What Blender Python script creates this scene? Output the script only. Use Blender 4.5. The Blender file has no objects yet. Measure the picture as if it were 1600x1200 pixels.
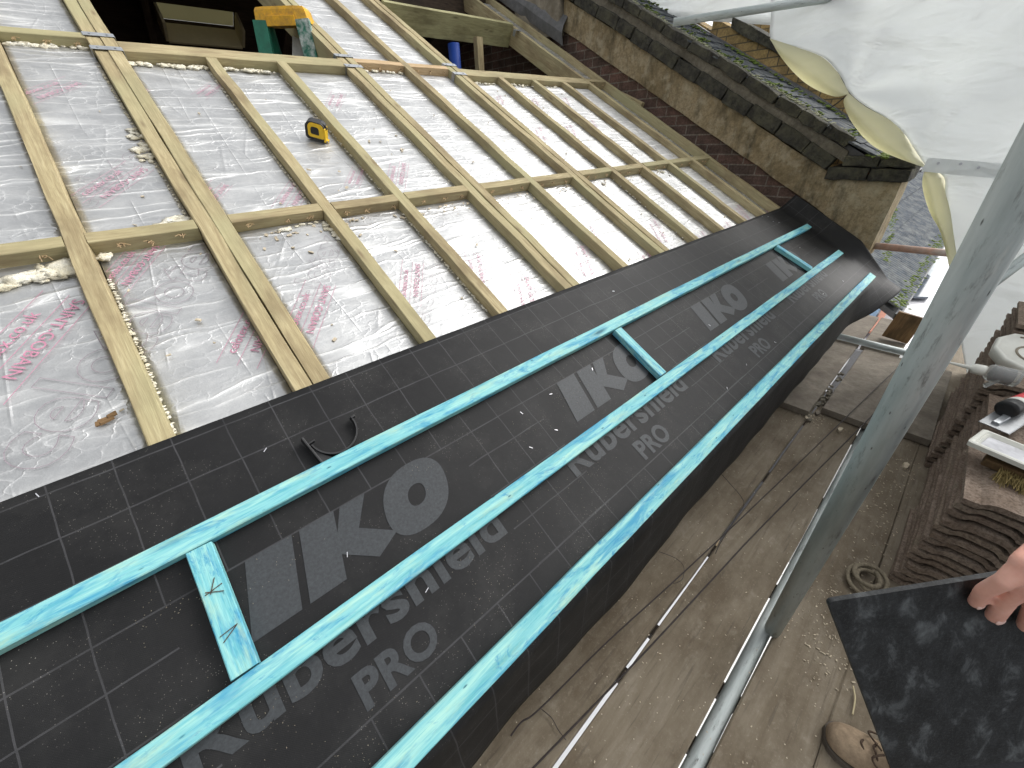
import bpy, bmesh, math, random
from mathutils import Vector, Matrix, noise
random.seed(7)
R = math.radians
scene = bpy.context.scene
COL = scene.collection

# ------------------------------------------------------------------ camera
TH = R(28)                                   # roof pitch
RV = Vector((0, math.cos(TH), math.sin(TH)))  # up the slope
RN = Vector((0, -math.sin(TH), math.cos(TH))) # roof normal
CAMP = RN * 1.0
TC = Matrix(((0.7400546925, -0.3865151620, 0.5503863023),
             (-0.6717709714, -0.3855277158, 0.6325283727),
             (-0.0322926325, -0.8378391313, -0.5449612610)))
cd = bpy.data.cameras.new('camera'); cam = bpy.data.objects.new('camera', cd); COL.objects.link(cam)
cd.sensor_width = 36; cd.lens = 36 * 600 / 1600; cd.clip_start = 0.02; cd.clip_end = 500
cm = Matrix((TC.col[0], -TC.col[1], -TC.col[2])).transposed().to_4x4()
cm.translation = CAMP
cam.matrix_world = cm
scene.camera = cam

def wray(px, py): return TC @ Vector(((px - 800) / 600, (py - 600) / 600, 1.0))
def atz(px, py, z): return CAMP + wray(px, py) * z                      # at camera depth z (metres)
def onax(px, py, i, val):
    r = wray(px, py); return CAMP + r * ((val - CAMP[i]) / r[i])
def RP(u, v, n=0.0): return Vector((u, 0, 0)) + RV * v + RN * n
RM = Matrix(((1, 0, 0), RV, RN)).transposed().to_4x4()

# ------------------------------------------------------------------ world, light
SUN_EL, SUN_AZ = 40, 104      # azimuth clockwise from +Y
world = bpy.data.worlds.new('World'); scene.world = world; world.use_nodes = True
wn = world.node_tree; wn.nodes.clear()
sky = wn.nodes.new('ShaderNodeTexSky'); sky.sky_type = 'NISHITA'; sky.sun_disc = False
sky.sun_elevation = R(SUN_EL); sky.sun_rotation = R(SUN_AZ)
sky.air_density = 1.0; sky.dust_density = 6.0; sky.ozone_density = 1.0
hs = wn.nodes.new('ShaderNodeHueSaturation'); hs.inputs['Saturation'].default_value = 0.14
bg = wn.nodes.new('ShaderNodeBackground'); bg.inputs['Strength'].default_value = 0.15
wo = wn.nodes.new('ShaderNodeOutputWorld')
wn.links.new(sky.outputs[0], hs.inputs['Color']); mxs = wn.nodes.new('ShaderNodeMix'); mxs.data_type = 'RGBA'; mxs.blend_type = 'ADD'; mxs.inputs[0].default_value = 1.0; mxs.inputs[7].default_value = (2.4, 2.45, 2.48, 1)   # even cloud cover over the sky
wn.links.new(hs.outputs[0], mxs.inputs[6]); wn.links.new(mxs.outputs[2], bg.inputs[0]); wn.links.new(bg.outputs[0], wo.inputs[0])
sd = bpy.data.lights.new('sun', 'SUN'); sd.energy = .8; sd.angle = R(35); sd.color = (1, .97, .92)
so = bpy.data.objects.new('sun', sd); COL.objects.link(so)
sdir = Vector((math.sin(R(SUN_AZ)) * math.cos(R(SUN_EL)), math.cos(R(SUN_AZ)) * math.cos(R(SUN_EL)), math.sin(R(SUN_EL))))
so.rotation_euler = sdir.to_track_quat('Z', 'Y').to_euler()
scene.view_settings.view_transform = 'Standard'; scene.view_settings.look = 'None'
scene.view_settings.exposure = 0.22; scene.view_settings.gamma = 1
scene.cycles.max_bounces = 6; scene.cycles.transparent_max_bounces = 6

# ------------------------------------------------------------------ materials
class NT:
    def __init__(s, name, rough=.7, metal=0, spec=.5):
        s.m = bpy.data.materials.new(name); s.m.use_nodes = True; s.t = s.m.node_tree
        s.b = s.t.nodes['Principled BSDF']
        s.b.inputs['Roughness'].default_value = rough; s.b.inputs['Metallic'].default_value = metal
        s.b.inputs['Specular IOR Level'].default_value = spec
    def n(s, typ, **kw):
        nd = s.t.nodes.new('ShaderNode' + typ)
        for k, v in kw.items():
            if k in nd.inputs: s.put(nd.inputs[k], v)
            else: setattr(nd, k, v)
        return nd
    def put(s, sock, v):
        if isinstance(v, bpy.types.NodeSocket): s.t.links.new(v, sock)
        else: sock.default_value = v
    def math(s, op, a, b=0.0, c=0.0, clamp=False):
        nd = s.t.nodes.new('ShaderNodeMath'); nd.operation = op; nd.use_clamp = clamp
        for i, v in enumerate((a, b, c)): s.put(nd.inputs[i], v)
        return nd.outputs[0]
    def co(s, kind='Object', scale=(1, 1, 1), rnd=True, rot=(0, 0, 0)):
        tc = s.n('TexCoord'); o = tc.outputs[kind]
        if rnd:
            oi = s.n('ObjectInfo'); va = s.n('VectorMath', operation='MULTIPLY_ADD')
            cb = s.n('CombineXYZ'); s.t.links.new(oi.outputs['Random'], cb.inputs[0]); s.t.links.new(oi.outputs['Random'], cb.inputs[1]); s.t.links.new(oi.outputs['Random'], cb.inputs[2])
            s.t.links.new(cb.outputs[0], va.inputs[0]); va.inputs[1].default_value = (37, 53, 71)
            s.t.links.new(o, va.inputs[2]); o = va.outputs[0]
        mp = s.n('Mapping'); s.t.links.new(o, mp.inputs[0]); mp.inputs['Scale'].default_value = scale; mp.inputs['Rotation'].default_value = rot
        return mp.outputs[0]
    def noise(s, vec, scale=5, detail=4, rough=.6, dist=0):
        nd = s.n('TexNoise', Scale=scale, Detail=detail, Roughness=rough, Distortion=dist); s.t.links.new(vec, nd.inputs['Vector']); return nd.outputs['Fac']
    def vor(s, vec, scale=5, feature='F1', out='Distance', rnd=1.0):
        nd = s.n('TexVoronoi', feature=feature, Scale=scale, Randomness=rnd); s.t.links.new(vec, nd.inputs['Vector']); return nd.outputs[out]
    def ramp(s, fac, stops, interp='LINEAR'):
        nd = s.n('ValToRGB'); s.put(nd.inputs[0], fac); cr = nd.color_ramp; cr.interpolation = interp
        while len(cr.elements) < len(stops): cr.elements.new(.5)
        for e, (p, c) in zip(cr.elements, stops):
            e.position = p; e.color = (c, c, c, 1) if not hasattr(c, '__len__') else (*c, 1)
        return nd.outputs[0]
    def mix(s, fac, a, b, mode='MIX'):
        nd = s.n('Mix', data_type='RGBA', blend_type=mode); s.put(nd.inputs[0], fac)
        for i, v in ((6, a), (7, b)):
            if not isinstance(v, bpy.types.NodeSocket): v = (*v, 1) if len(v) == 3 else v
            s.put(nd.inputs[i], v)
        return nd.outputs[2]
    def bump(s, h, strength=.5, dist=.01, prev=None):
        nd = s.n('Bump', Strength=strength, Distance=dist); s.t.links.new(h, nd.inputs['Height'])
        if prev is not None: s.t.links.new(prev, nd.inputs['Normal'])
        s.t.links.new(nd.outputs[0], s.b.inputs['Normal']); return nd.outputs[0]
    def col(s, c): s.put(s.b.inputs['Base Color'], c if isinstance(c, bpy.types.NodeSocket) else (*c, 1)); return s
    def rgh(s, v): s.put(s.b.inputs['Roughness'], v); return s

def wood(name, dark, mid, light, stain=(.08, .06, .03), rough=.75, knots=True, green=None):
    t = NT(name, rough, spec=.3)
    v = t.co('Object', (1.6, 22, 22))
    g = t.noise(v, 2.2, 6, .68, 1.4)
    c = t.ramp(g, [(.3, dark), (.5, mid), (.72, light)])
    v2 = t.co('Object', (3, 60, 60)); f = t.noise(v2, 3, 3, .6)
    c = t.mix(t.ramp(f, [(.38, .45), (.6, 0.0)]), c, dark)
    v3 = t.co('Object', (1, 2.5, 2.5)); b = t.noise(v3, 3, 4, .65)
    c = t.mix(t.ramp(b, [(.46, 0.0), (.68, .85)]), c, stain)
    if green: c = t.mix(t.ramp(t.noise(v3, 1.3, 3, .6), [(.45, 0.0), (.65, .7)]), c, green)
    if knots:
        v4 = t.co('Object', (3.6, 15, 15)); k = t.vor(v4, 1.1)
        c = t.mix(t.ramp(k, [(.05, .9), (.13, .25), (.2, 0.0)]), c, stain)
    t.col(c)
    t.bump(g, .35, .004, t.bump(f, .3, .002))
    return t.m

M = {}
M['timber'] = wood('treated_pine', (.27, .21, .115), (.42, .35, .20), (.53, .46, .28), (.21, .16, .09), .8, green=(.36, .34, .19))
M['green_timber'] = wood('green_treated_pine', (.24, .22, .11), (.36, .34, .18), (.44, .42, .24), (.16, .14, .07), .8)
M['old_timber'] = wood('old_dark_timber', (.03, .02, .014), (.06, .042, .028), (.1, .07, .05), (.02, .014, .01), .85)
M['pale_timber'] = wood('sawn_end_timber', (.38, .26, .14), (.52, .38, .22), (.62, .47, .29), (.3, .2, .1), .8)
M['brown_block'] = wood('brown_timber', (.12, .07, .03), (.2, .12, .055), (.27, .17, .08), (.06, .04, .02), .8)

def blue_wood():
    t = NT('blue_treated_batten', .62, spec=.35)
    v = t.co('Object', (1.5, 26, 26)); g = t.noise(v, 2.4, 5, .65, .5)
    c = t.ramp(g, [(.28, (.09, .34, .38)), (.46, (.19, .49, .52)), (.66, (.34, .62, .56)), (.85, (.47, .66, .52))])
    v2 = t.co('Object', (2.2, 14, 14)); p = t.noise(v2, 2.0, 4, .7, 1.0)
    c = t.mix(t.ramp(p, [(.49, 0.0), (.63, .85)]), c, (.02, .24, .42))
    v5 = t.co('Object', (6, 90, 90)); f = t.noise(v5, 3, 2, .6)
    c = t.mix(t.ramp(f, [(.33, .5), (.48, 0.0)]), c, (.10, .40, .44))
    k = t.vor(t.co('Object', (2.6, 14, 14)), 1.2)
    c = t.mix(t.ramp(k, [(.07, .9), (.13, .3), (.2, 0.0)]), c, (.015, .10, .13))
    bz = t.noise(t.co('Object', (3.5, 9, 9)), 2.2, 6, .75, 1.5)
    c = t.mix(t.ramp(bz, [(.56, 0.0), (.66, .8)]), c, (.015, .21, .40))
    c = t.mix(t.ramp(t.noise(t.co('Object', (4, 18, 18)), 2, 5, .7), [(.52, 0.0), (.7, .6)]), c, (.40, .55, .38))
    s = t.vor(t.co('Object', (12, 40, 40)), 1.0)
    c = t.mix(t.ramp(s, [(.05, .9), (.09, 0.0)]), c, (.02, .12, .16))
    t.col(c); t.bump(g, .35, .003, t.bump(f, .35, .0015)); return t.m
M['batten'] = blue_wood()

def foil():
    t = NT('aluminium_foil', .34, .9)
    # long creases running along the board, wandering, plus crumpled patches
    wv = t.co('Object', (1, 1, 1)); wob = t.noise(wv, 6, 2, .5)
    va = t.n('VectorMath', operation='ADD'); t.t.links.new(t.co('Object', (1.1, 13, 1)), va.inputs[0])
    cb = t.n('CombineXYZ'); t.put(cb.inputs[1], t.math('MULTIPLY', wob, .9)); t.t.links.new(cb.outputs[0], va.inputs[1])
    e = t.vor(va.outputs[0], 1.0, 'DISTANCE_TO_EDGE')
    crease = t.ramp(e, [(0, 1.0), (.035, .35), (.09, 0.0)])
    crm = t.ramp(t.noise(t.co('Object', (2, 9, 1)), 1.4, 2), [(.4, 0.15), (.62, 1.0)])
    crease = t.math('MULTIPLY', crease, crm)
    v2 = t.n('VectorMath', operation='ADD'); t.t.links.new(t.co('Object', (26, 38, 20)), v2.inputs[0])
    c2 = t.n('CombineXYZ'); wb2 = t.noise(t.co('Object'), 22, 3, .6); t.put(c2.inputs[0], t.math('MULTIPLY', wb2, 1.6)); t.put(c2.inputs[1], t.math('MULTIPLY', wb2, -1.3)); t.t.links.new(c2.outputs[0], v2.inputs[1])
    e2 = t.vor(v2.outputs[0], .8, 'DISTANCE_TO_EDGE')
    crk = t.ramp(e2, [(0, 1.0), (.07, .3), (.16, 0.0)])
    pm = t.ramp(t.noise(t.co('Object', (2.4, 3.2, 1)), 2.2, 3, .6), [(.42, 0.05), (.62, 1.0)])
    crk = t.math('MULTIPLY', crk, pm)
    e3 = t.vor(t.co('Object', (6.5, 1.1, 1)), 1.0, 'DISTANCE_TO_EDGE')
    cr3 = t.math('MULTIPLY', t.ramp(e3, [(0, 1.0), (.02, .2), (.05, 0.0)]), t.ramp(t.noise(t.co('Object', (5, 5, 1)), 1.5, 2), [(.45, 0.0), (.6, .8)]))
    un = t.noise(t.co('Object', (5, 22, 5)), 1.6, 4, .6)
    fine = t.noise(t.co('Object', (120, 120, 120)), 2, 2, .5)
    n1 = t.bump(un, .32, .008)
    n2 = t.bump(fine, .25, .0015, n1)
    n3 = t.bump(crk, .45, .0025, n2)
    n4 = t.bump(cr3, .6, .003, n3)
    n5 = t.bump(crease, .9, .004, n4)
    cl = t.ramp(t.noise(t.co('Object', (4, 4, 4)), 2, 5, .7), [(.3, (.42, .425, .43)), (.55, (.53, .535, .535)), (.75, (.63, .63, .62))])
    cl = t.mix(t.math('MULTIPLY', crease, .85), cl, (.95, .95, .93))  # highlights along the creases painted into the foil colour
    cl = t.mix(t.math('MULTIPLY', crk, .35), cl, (.86, .86, .85))  # weaker painted highlights on the crumpled patches
    # thin glue marks in broken lines
    ln = t.math('PINGPONG', t.n('SeparateXYZ', Vector=t.co('Object', (1, 1, 1), rnd=False)).outputs[0], .085)
    t.col(cl)
    t.rgh(t.ramp(t.noise(t.co('Object', (3, 9, 3)), 3, 3), [(.3, .42), (.7, .6)]))
    return t.m
M['foil'] = foil()

def membrane():
    t = NT('roofing_membrane', .6, spec=.25)
    uv = t.n('UVMap'); sp = t.n('SeparateXYZ'); t.t.links.new(uv.outputs[0], sp.inputs[0])
    U, V = sp.outputs[0], sp.outputs[1]                  # u in metres, v in metres up from 0
    def line(x, per, off, w):
        d = t.math('PINGPONG', t.math('SUBTRACT', x, off), per / 2)  # 0 at line
        return t.math('LESS_THAN', d, w / 2)
    wob = t.math('MULTIPLY', t.math('SUBTRACT', t.noise(t.co('UV', (3, 3, 1), False), 2, 2), .5), .008)
    Uw = t.math('ADD', U, wob); Vw = t.math('ADD', V, wob)
    def rng(x, a, b): return t.math('MULTIPLY', t.math('GREATER_THAN', x, a), t.math('LESS_THAN', x, b))
    zoneV = rng(V, -.083, .311)
    um = t.math('MODULO', t.math('ADD', U, .25 + 9.6), .96)  # 0 at u=-.25
    zt = t.math('MULTIPLY', zoneV, t.math('LESS_THAN', um, .66))
    free = t.math('SUBTRACT', 1.0, zt)
    lv = t.math('MULTIPLY', line(Uw, .1035, -.3515, .0028), free)
    lh = t.math('MULTIPLY', line(Vw, .103, .330, .0034), t.math('SUBTRACT', 1.0, rng(V, -.083, .40)))
    l2 = t.math('MULTIPLY', rng(V, .309, .3125), 1.0)
    l3 = rng(V, -.0845, -.081)
    # staggered short rows between the prints
    st = t.math('MULTIPLY', t.math('MULTIPLY', t.math('SUBTRACT', 1.0, t.math('LESS_THAN', um, .66)), zoneV), line(Vw, .103, .228, .0034))
    g = t.math('MAXIMUM', t.math('MAXIMUM', lv, lh), t.math('MAXIMUM', t.math('MAXIMUM', l2, l3), st))
    fade = t.ramp(t.noise(t.co('UV', (1, 1, 1), False), 9, 4, .7), [(.3, .35), (.6, 1.0)])
    g = t.math('MULTIPLY', g, fade)
    base = t.ramp(t.noise(t.co('UV', (1, 1, 1), False), 3, 5, .7), [(.3, (.006, .006, .0065)), (.7, (.013, .013, .0135))])
    # pale dust and sawdust
    dm = t.ramp(t.noise(t.co('UV', (1, 1, 1), False), 5, 5, .7), [(.48, 0.0), (.72, .8)])
    sp1 = t.ramp(t.vor(t.co('UV', (260, 260, 1), False), 1.0), [(.10, 1.0), (.2, 0.0)])
    dsel = t.ramp(t.vor(t.co('UV', (260, 260, 1), False), 1.0, out='Color'), [(.62, 0.0), (.63, 1.0)])
    dust = t.math('MULTIPLY', t.math('MULTIPLY', sp1, dsel), t.math('ADD', dm, .04))
    film = t.math('MULTIPLY', dm, .05)
    c = t.mix(g, base, (.046, .046, .049))
    c = t.mix(film, c, (.3, .29, .27)); c = t.mix(dust, c, (.5, .47, .42))
    t.col(c)
    # woven face + soft ripples
    wx = t.math('SINE', t.math('MULTIPLY', U, 1900.0)); wy = t.math('SINE', t.math('MULTIPLY', V, 1500.0))
    n1 = t.bump(t.math('MULTIPLY', wx, wy), .12, .0006)
    n2 = t.bump(t.noise(t.co('UV', (1, 1, 1), False), 14, 4, .6), .25, .004, n1)
    return t.m
M['membrane'] = membrane()

def speck(name, base, var=.25, rough=.8, scale=40, bump=.3, dist=.003, metal=0, spec=.4, stain=None, sscale=3):
    t = NT(name, rough, metal, spec)
    lo = tuple(c * (1 - var) for c in base); hi = tuple(min(1, c * (1 + var)) for c in base)
    f = t.noise(t.co('Object'), scale, 5, .7)
    c = t.ramp(f, [(.3, lo), (.7, hi)])
    if stain: c = t.mix(t.ramp(t.noise(t.co('Object'), sscale, 6, .7), [(.42, 0.0), (.68, .9)]), c, stain)
    t.col(c)
    if bump: t.bump(f, bump, dist)
    return t.m
M['ink'] = speck('grey_print', (.036, .040, .044), .3, .6, 160, .1, .001)
M['redink'] = speck('pink_print', (.50, .22, .31), .25, .5, 90, 0, spec=.3)
M['redink_soft'] = speck('faded_pink_print', (.54, .30, .38), .2, .5, 90, 0, spec=.3)
M['pinkband'] = speck('pink_print_band', (.55, .49, .51), .12, .45, 30, .35, .004, metal=.85)
M['greyink'] = speck('grey_outline_print', (.30, .25, .28), .2, .5, 90, 0)
M['foam'] = speck('expanding_foam', (.80, .77, .66), .12, .9, 60, .8, .01, stain=(.66, .58, .38), sscale=20)
M['strap'] = speck('galvanised_strap', (.42, .44, .46), .25, .42, 30, .2, .001, metal=.8)
M['shred'] = speck('wood_shreds', (.62, .46, .27), .25, .9, 60, 0)
M['chip'] = speck('pale_chips', (.50, .43, .32), .3, .9, 60, 0)

def galv():
    t = NT('galvanised_tube', .5, .25, .5)
    s = t.noise(t.co('Object', (1.2, 10, 10)), 3, 5, .65)
    c = t.ramp(s, [(.3, (.29, .33, .325)), (.5, (.42, .465, .455)), (.7, (.54, .58, .57))])
    d = t.noise(t.co('Object', (6, 30, 30)), 2, 5, .75)
    c = t.mix(t.ramp(d, [(.56, 0.0), (.72, .75)]), c, (.10, .095, .085))
    p = t.vor(t.co('Object', (18, 60, 60)), 1.0)
    c = t.mix(t.ramp(p, [(.04, .9), (.1, 0.0)]), c, (.06, .055, .05))
    w = t.noise(t.co('Object', (3, 12, 12)), 4, 4, .7)
    c = t.mix(t.ramp(w, [(.6, 0.0), (.75, .6)]), c, (.52, .53, .50))
    t.col(c); t.rgh(t.ramp(s, [(.3, .4), (.7, .62)])); t.bump(d, .25, .002, t.bump(s, .2, .003)); return t.m
M['galv'] = galv()
M['rusty'] = speck('rusty_tube', (.42, .26, .20), .25, .7, 25, .2, .002, metal=.2, stain=(.38, .36, .34), sscale=8)
M['band'] = speck('dark_coupler_steel', (.07, .055, .045), .4, .6, 40, .5, .003, metal=.5)

def floorm():
    t = NT('weathered_scaffold_board', .82, spec=.25)
    v = t.co('Object', (1.0, 12, 12)); g = t.noise(v, 2.0, 6, .68, .8)
    c = t.ramp(g, [(.3, (.165, .135, .095)), (.5, (.205, .172, .126)), (.72, (.25, .215, .165))])
    b = t.noise(t.co('Object', (1.5, 2.5, 2)), 2.2, 6, .7)
    c = t.mix(t.ramp(b, [(.36, .8), (.60, 0.0)]), c, (.105, .08, .052))
    b3 = t.noise(t.co('Object', (2, 2.5, 2)), 7, 5, .7)
    c = t.mix(t.ramp(b3, [(.56, 0.0), (.72, .5)]), c, (.30, .265, .21))
    sc = t.noise(t.co('Object', (2.5, 40, 10), rot=(0, 0, .25)), 2, 3, .6)
    c = t.mix(t.ramp(sc, [(.3, .5), (.42, 0.0)]), c, (.08, .066, .05))
    e = t.noise(t.co('Object'), 150, 3, .7)
    c = t.mix(t.ramp(e, [(.58, 0.0), (.75, .4)]), c, (.34, .30, .24))
    sp = t.vor(t.co('Object'), 70); sel = t.vor(t.co('Object'), 70, out='Color')
    c = t.mix(t.math('MULTIPLY', t.ramp(sp, [(.08, 1.0), (.16, 0.0)]), t.ramp(sel, [(.72, 0.0), (.74, 1.0)])), c, (.5, .44, .34))
    t.col(c); t.bump(g, .5, .004, t.bump(e, .3, .002)); return t.m
M['board'] = floorm()

XF = tuple(Matrix(((0, 1, 0), (0, 0, 1), (1, 0, 0))).to_euler('XYZ'))
def brick(name, c1, c2, mortar, scale=1.0, rot=(0, 0, 0), bw=.225, rh=.075, dirt=(.03, .025, .02), dl=.5):
    t = NT(name, .9, spec=.2)
    mp = t.co('Object', (1, 1, 1), False, rot)
    b = t.n('TexBrick', Scale=scale, Color1=(*c1, 1), Color2=(*c2, 1), Mortar=(*mortar, 1))
    b.inputs['Mortar Size'].default_value = .006; b.inputs['Brick Width'].default_value = bw; b.inputs['Row Height'].default_value = rh; b.inputs['Mortar Smooth'].default_value = .3
    t.t.links.new(mp, b.inputs['Vector'])
    n = t.noise(t.co('Object'), 8, 6, .7)
    c = t.mix(t.ramp(n, [(.42, 0.0), (.66, dl)]), b.outputs['Color'], dirt)
    n2 = t.noise(t.co('Object'), 60, 4, .7)
    c = t.mix(t.ramp(n2, [(.4, .4), (.6, 0.0)]), c, dirt)
    t.col(c)
    t.bump(n2, .6, .008, t.bump(b.outputs['Fac'], -.6, .006)); return t.m
M['brick_dark'] = brick('sooty_brick', (.20, .115, .09), (.12, .085, .07), (.26, .22, .18), rot=XF, dl=.55)
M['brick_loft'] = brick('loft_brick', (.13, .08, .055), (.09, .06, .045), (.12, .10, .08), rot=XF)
M['brick_yellow'] = brick('stock_brick', (.44, .31, .13), (.34, .24, .11), (.12, .10, .07), rot=XF, bw=.21, rh=.07, dirt=(.10, .075, .04), dl=.6)
M['brick_wall'] = brick('house_brick', (.36, .26, .13), (.28, .20, .11), (.3, .27, .22), rot=(R(90), 0, 0))

def render_m():
    t = NT('stained_render', .9, spec=.2)
    n = t.noise(t.co('Object'), 2.2, 6, .65)
    c = t.ramp(n, [(.28, (.16, .12, .065)), (.48, (.30, .235, .14)), (.7, (.40, .335, .225))])
    s = t.noise(t.co('Object', (1, 3.2, .9)), 2.6, 5, .7)
    c = t.mix(t.ramp(s, [(.5, 0.0), (.70, .85)]), c, (.055, .05, .035))
    f = t.noise(t.co('Object'), 45, 4, .75)
    c = t.mix(t.ramp(f, [(.35, .55), (.58, 0.0)]), c, (.10, .08, .045))
    c = t.mix(t.ramp(t.noise(t.co('Object'), 9, 5, .7), [(.5, 0.0), (.68, .6)]), c, (.44, .39, .28))
    cr = t.vor(t.co('Object', (1, 1.8, 2.2)), 1.6, 'DISTANCE_TO_EDGE')
    crk = t.ramp(cr, [(0, .8), (.008, 0.0)])
    t.col(c); t.bump(f, .7, .008, t.bump(n, .4, .02)); return t.m
M['render'] = render_m()
M['coping'] = speck('dark_mossy_stone', (.038, .036, .030), .6, .95, 34, 1.0, .02, stain=(.11, .105, .07), sscale=9)
M['mortar'] = speck('grey_mortar', (.20, .18, .14), .35, .95, 40, .9, .012, stain=(.09, .08, .06), sscale=6)
M['darkslate'] = speck('dark_blue_slate', (.055, .068, .085), .4, .85, 14, .5, .006, stain=(.16, .17, .17), sscale=12)
M['slate'] = speck('weathered_slate', (.055, .062, .075), .4, .95, 14, .5, .006, spec=.12, stain=(.15, .155, .14), sscale=14)
M['lead'] = speck('grey_lead', (.13, .13, .135), .3, .6, 20, .4, .006, stain=(.07, .07, .065))
M['flaunch'] = speck('grey_cement', (.26, .23, .18), .3, .95, 14, .6, .01, stain=(.12, .10, .07))
M['moss'] = speck('green_moss', (.11, .145, .03), .5, .95, 60, .8, .01, stain=(.10, .16, .02), sscale=9)
M['lichen'] = speck('pale_lichen', (.30, .30, .20), .4, .95, 80, .8, .01, stain=(.16, .17, .10), sscale=12)
M['yellow'] = speck('yellow_plastic', (.78, .42, .02), .15, .5, 30, .1, .001, stain=(.40, .22, .04), sscale=22)
M['tapeyellow'] = speck('tape_yellow', (.80, .52, .03), .1, .4, 30, 0)
M['green'] = speck('green_fibreglass', (.01, .14, .085), .3, .45, 20, .1, .001)
M['paint'] = speck('spilt_paint', (.75, .75, .72), .15, .6, 30, .3, .001)
M['ladderpaint'] = speck('paint_spattered_green', (.01, .13, .08), .3, .5, 26, .2, .001, stain=(.62, .64, .62), sscale=17)
M['black'] = speck('black_plastic', (.018, .018, .019), .3, .42, 50, .1, .001)
M['blackrub'] = speck('black_rubber_grip', (.025, .025, .027), .3, .6, 80, .3, .001)
M['blue'] = speck('blue_plastic', (.01, .05, .28), .2, .5, 8, .1, .002)
M['ply'] = speck('pale_board', (.52, .45, .28), .12, .8, 5, .1, .002)
M['cable'] = speck('dark_cable', (.025, .018, .017), .3, .6, 40, .1, .001)
M['rope'] = speck('dirty_rope', (.20, .17, .12), .4, .95, 90, .8, .003)
M['white'] = speck('white_plastic', (.66, .66, .60), .06, .35, 20, .1, .001)
M['whitewall'] = speck('white_paint', (.75, .76, .78), .08, .7, 6, .1, .002)
M['silver'] = speck('silver_trim', (.62, .62, .66), .1, .28, 20, .1, .001, metal=.5)
M['greylid'] = speck('scratched_lid', (.60, .60, .63), .25, .3, 14, .2, .002, metal=.3)
M['bristle'] = speck('straw_bristle', (.20, .15, .055), .35, .9, 90, .3, .002)
M['greyblade'] = speck('grey_steel', (.30, .31, .32), .2, .4, 30, .1, .001, metal=.6)
M['redlabel'] = speck('red_label', (.62, .05, .06), .15, .45, 30, 0)
M['orange'] = speck('salmon_paint', (.80, .36, .25), .1, .7, 8, 0)
M['bluepaint'] = speck('pale_blue_paint', (.32, .48, .68), .15, .7, 8, 0)
M['ribtile'] = speck('grey_ribbed_tile', (.11, .125, .145), .35, .85, 10, .4, .004, spec=.2, stain=(.28, .29, .28), sscale=6)
M['pinkboard'] = speck('pinkish_board', (.58, .50, .50), .1, .7, 6, 0)
M['paleglass'] = speck('pale_glazing', (.55, .62, .66), .15, .2, 5, 0)
M['glassdark'] = speck('window_glass', (.12, .15, .19), .3, .08, 3, 0, spec=.8, stain=(.30, .33, .36), sscale=2)
M['asphalt'] = speck('asphalt', (.055, .055, .058), .3, .9, 20, .3, .01)
M['pave'] = speck('pale_paving', (.32, .32, .31), .12, .85, 6, .2, .01)
M['gap_sheet'] = speck('white_gap_sheet', (.82, .82, .80), .06, .7, 6, .2, .01)  # for the sheet added below to brighten the floor gaps
M['concrete'] = speck('grey_slab', (.20, .175, .14), .25, .9, 25, .6, .006, stain=(.11, .09, .07), sscale=5)

def tilem():
    t = NT('concrete_roof_tile', .92, spec=.2)
    n = t.noise(t.co('Object'), 10, 5, .7)
    c = t.ramp(n, [(.3, (.16, .115, .085)), (.5, (.24, .185, .145)), (.72, (.33, .27, .22))])
    oi = t.n('ObjectInfo')
    c = t.mix(t.math('MULTIPLY', oi.outputs['Random'], .6), c, (.28, .225, .17))
    f = t.noise(t.co('Object'), 110, 4, .75)
    c = t.mix(t.ramp(f, [(.38, .6), (.56, 0.0)]), c, (.06, .042, .03))
    m = t.noise(t.co('Object'), 5, 5, .7)
    c = t.mix(t.ramp(m, [(.6, 0.0), (.74, .7)]), c, (.13, .12, .07))
    t.col(c); t.bump(f, .7, .006, t.bump(n, .4, .012)); return t.m
M['tile'] = tilem()

def slab():
    t = NT('black_slate_panel', .62, spec=.4)
    a = t.noise(t.co('Object', (16, 8, 9), rot=(0, 0, .6)), 2.2, 6, .66, .4)
    c = t.ramp(a, [(.40, (.010, .011, .012)), (.54, (.022, .024, .026)), (.70, (.11, .12, .125))])
    f = t.noise(t.co('Object'), 220, 3, .8)
    c = t.mix(t.ramp(f, [(.5, 0.0), (.8, .35)]), c, (.10, .11, .11))
    t.col(c); t.bump(f, .35, .0015); return t.m
M['slab'] = slab()

def sheetm(name, col, trans):
    t = NT(name, .45, spec=.35)
    n = t.noise(t.co('Object'), 1.3, 5, .6)
    c = t.ramp(n, [(.3, tuple(x * .93 for x in col)), (.7, col)])
    t.col(c)
    t.bump(t.noise(t.co('Object', (1, 1.6, 3.4), rot=(.7, 0, 0)), 1.7, 3, .5, .6), .75, .07)
    tr = t.n('BsdfTranslucent'); t.put(tr.inputs[0], c)
    mx = t.n('MixShader'); mx.inputs[0].default_value = trans
    t.t.links.new(t.b.outputs[0], mx.inputs[1]); t.t.links.new(tr.outputs[0], mx.inputs[2])
    t.t.links.new(mx.outputs[0], t.t.nodes['Material Output'].inputs[0]); return t.m
M['sheet'] = sheetm('white_sheeting', (.92, .94, .935), .46)
M['sheet_yellow'] = sheetm('yellowed_sheeting', (.92, .90, .70), .65)
M['ply_glow'] = sheetm('rooflight_pane', (.40, .38, .27), .6)

def clearm():
    t = NT('clear_plastic', .12, spec=.6); t.col((.8, .82, .8)); t.b.inputs['Transmission Weight'].default_value = .75; t.b.inputs['IOR'].default_value = 1.2
    return t.m
M['clear'] = clearm()

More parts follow.
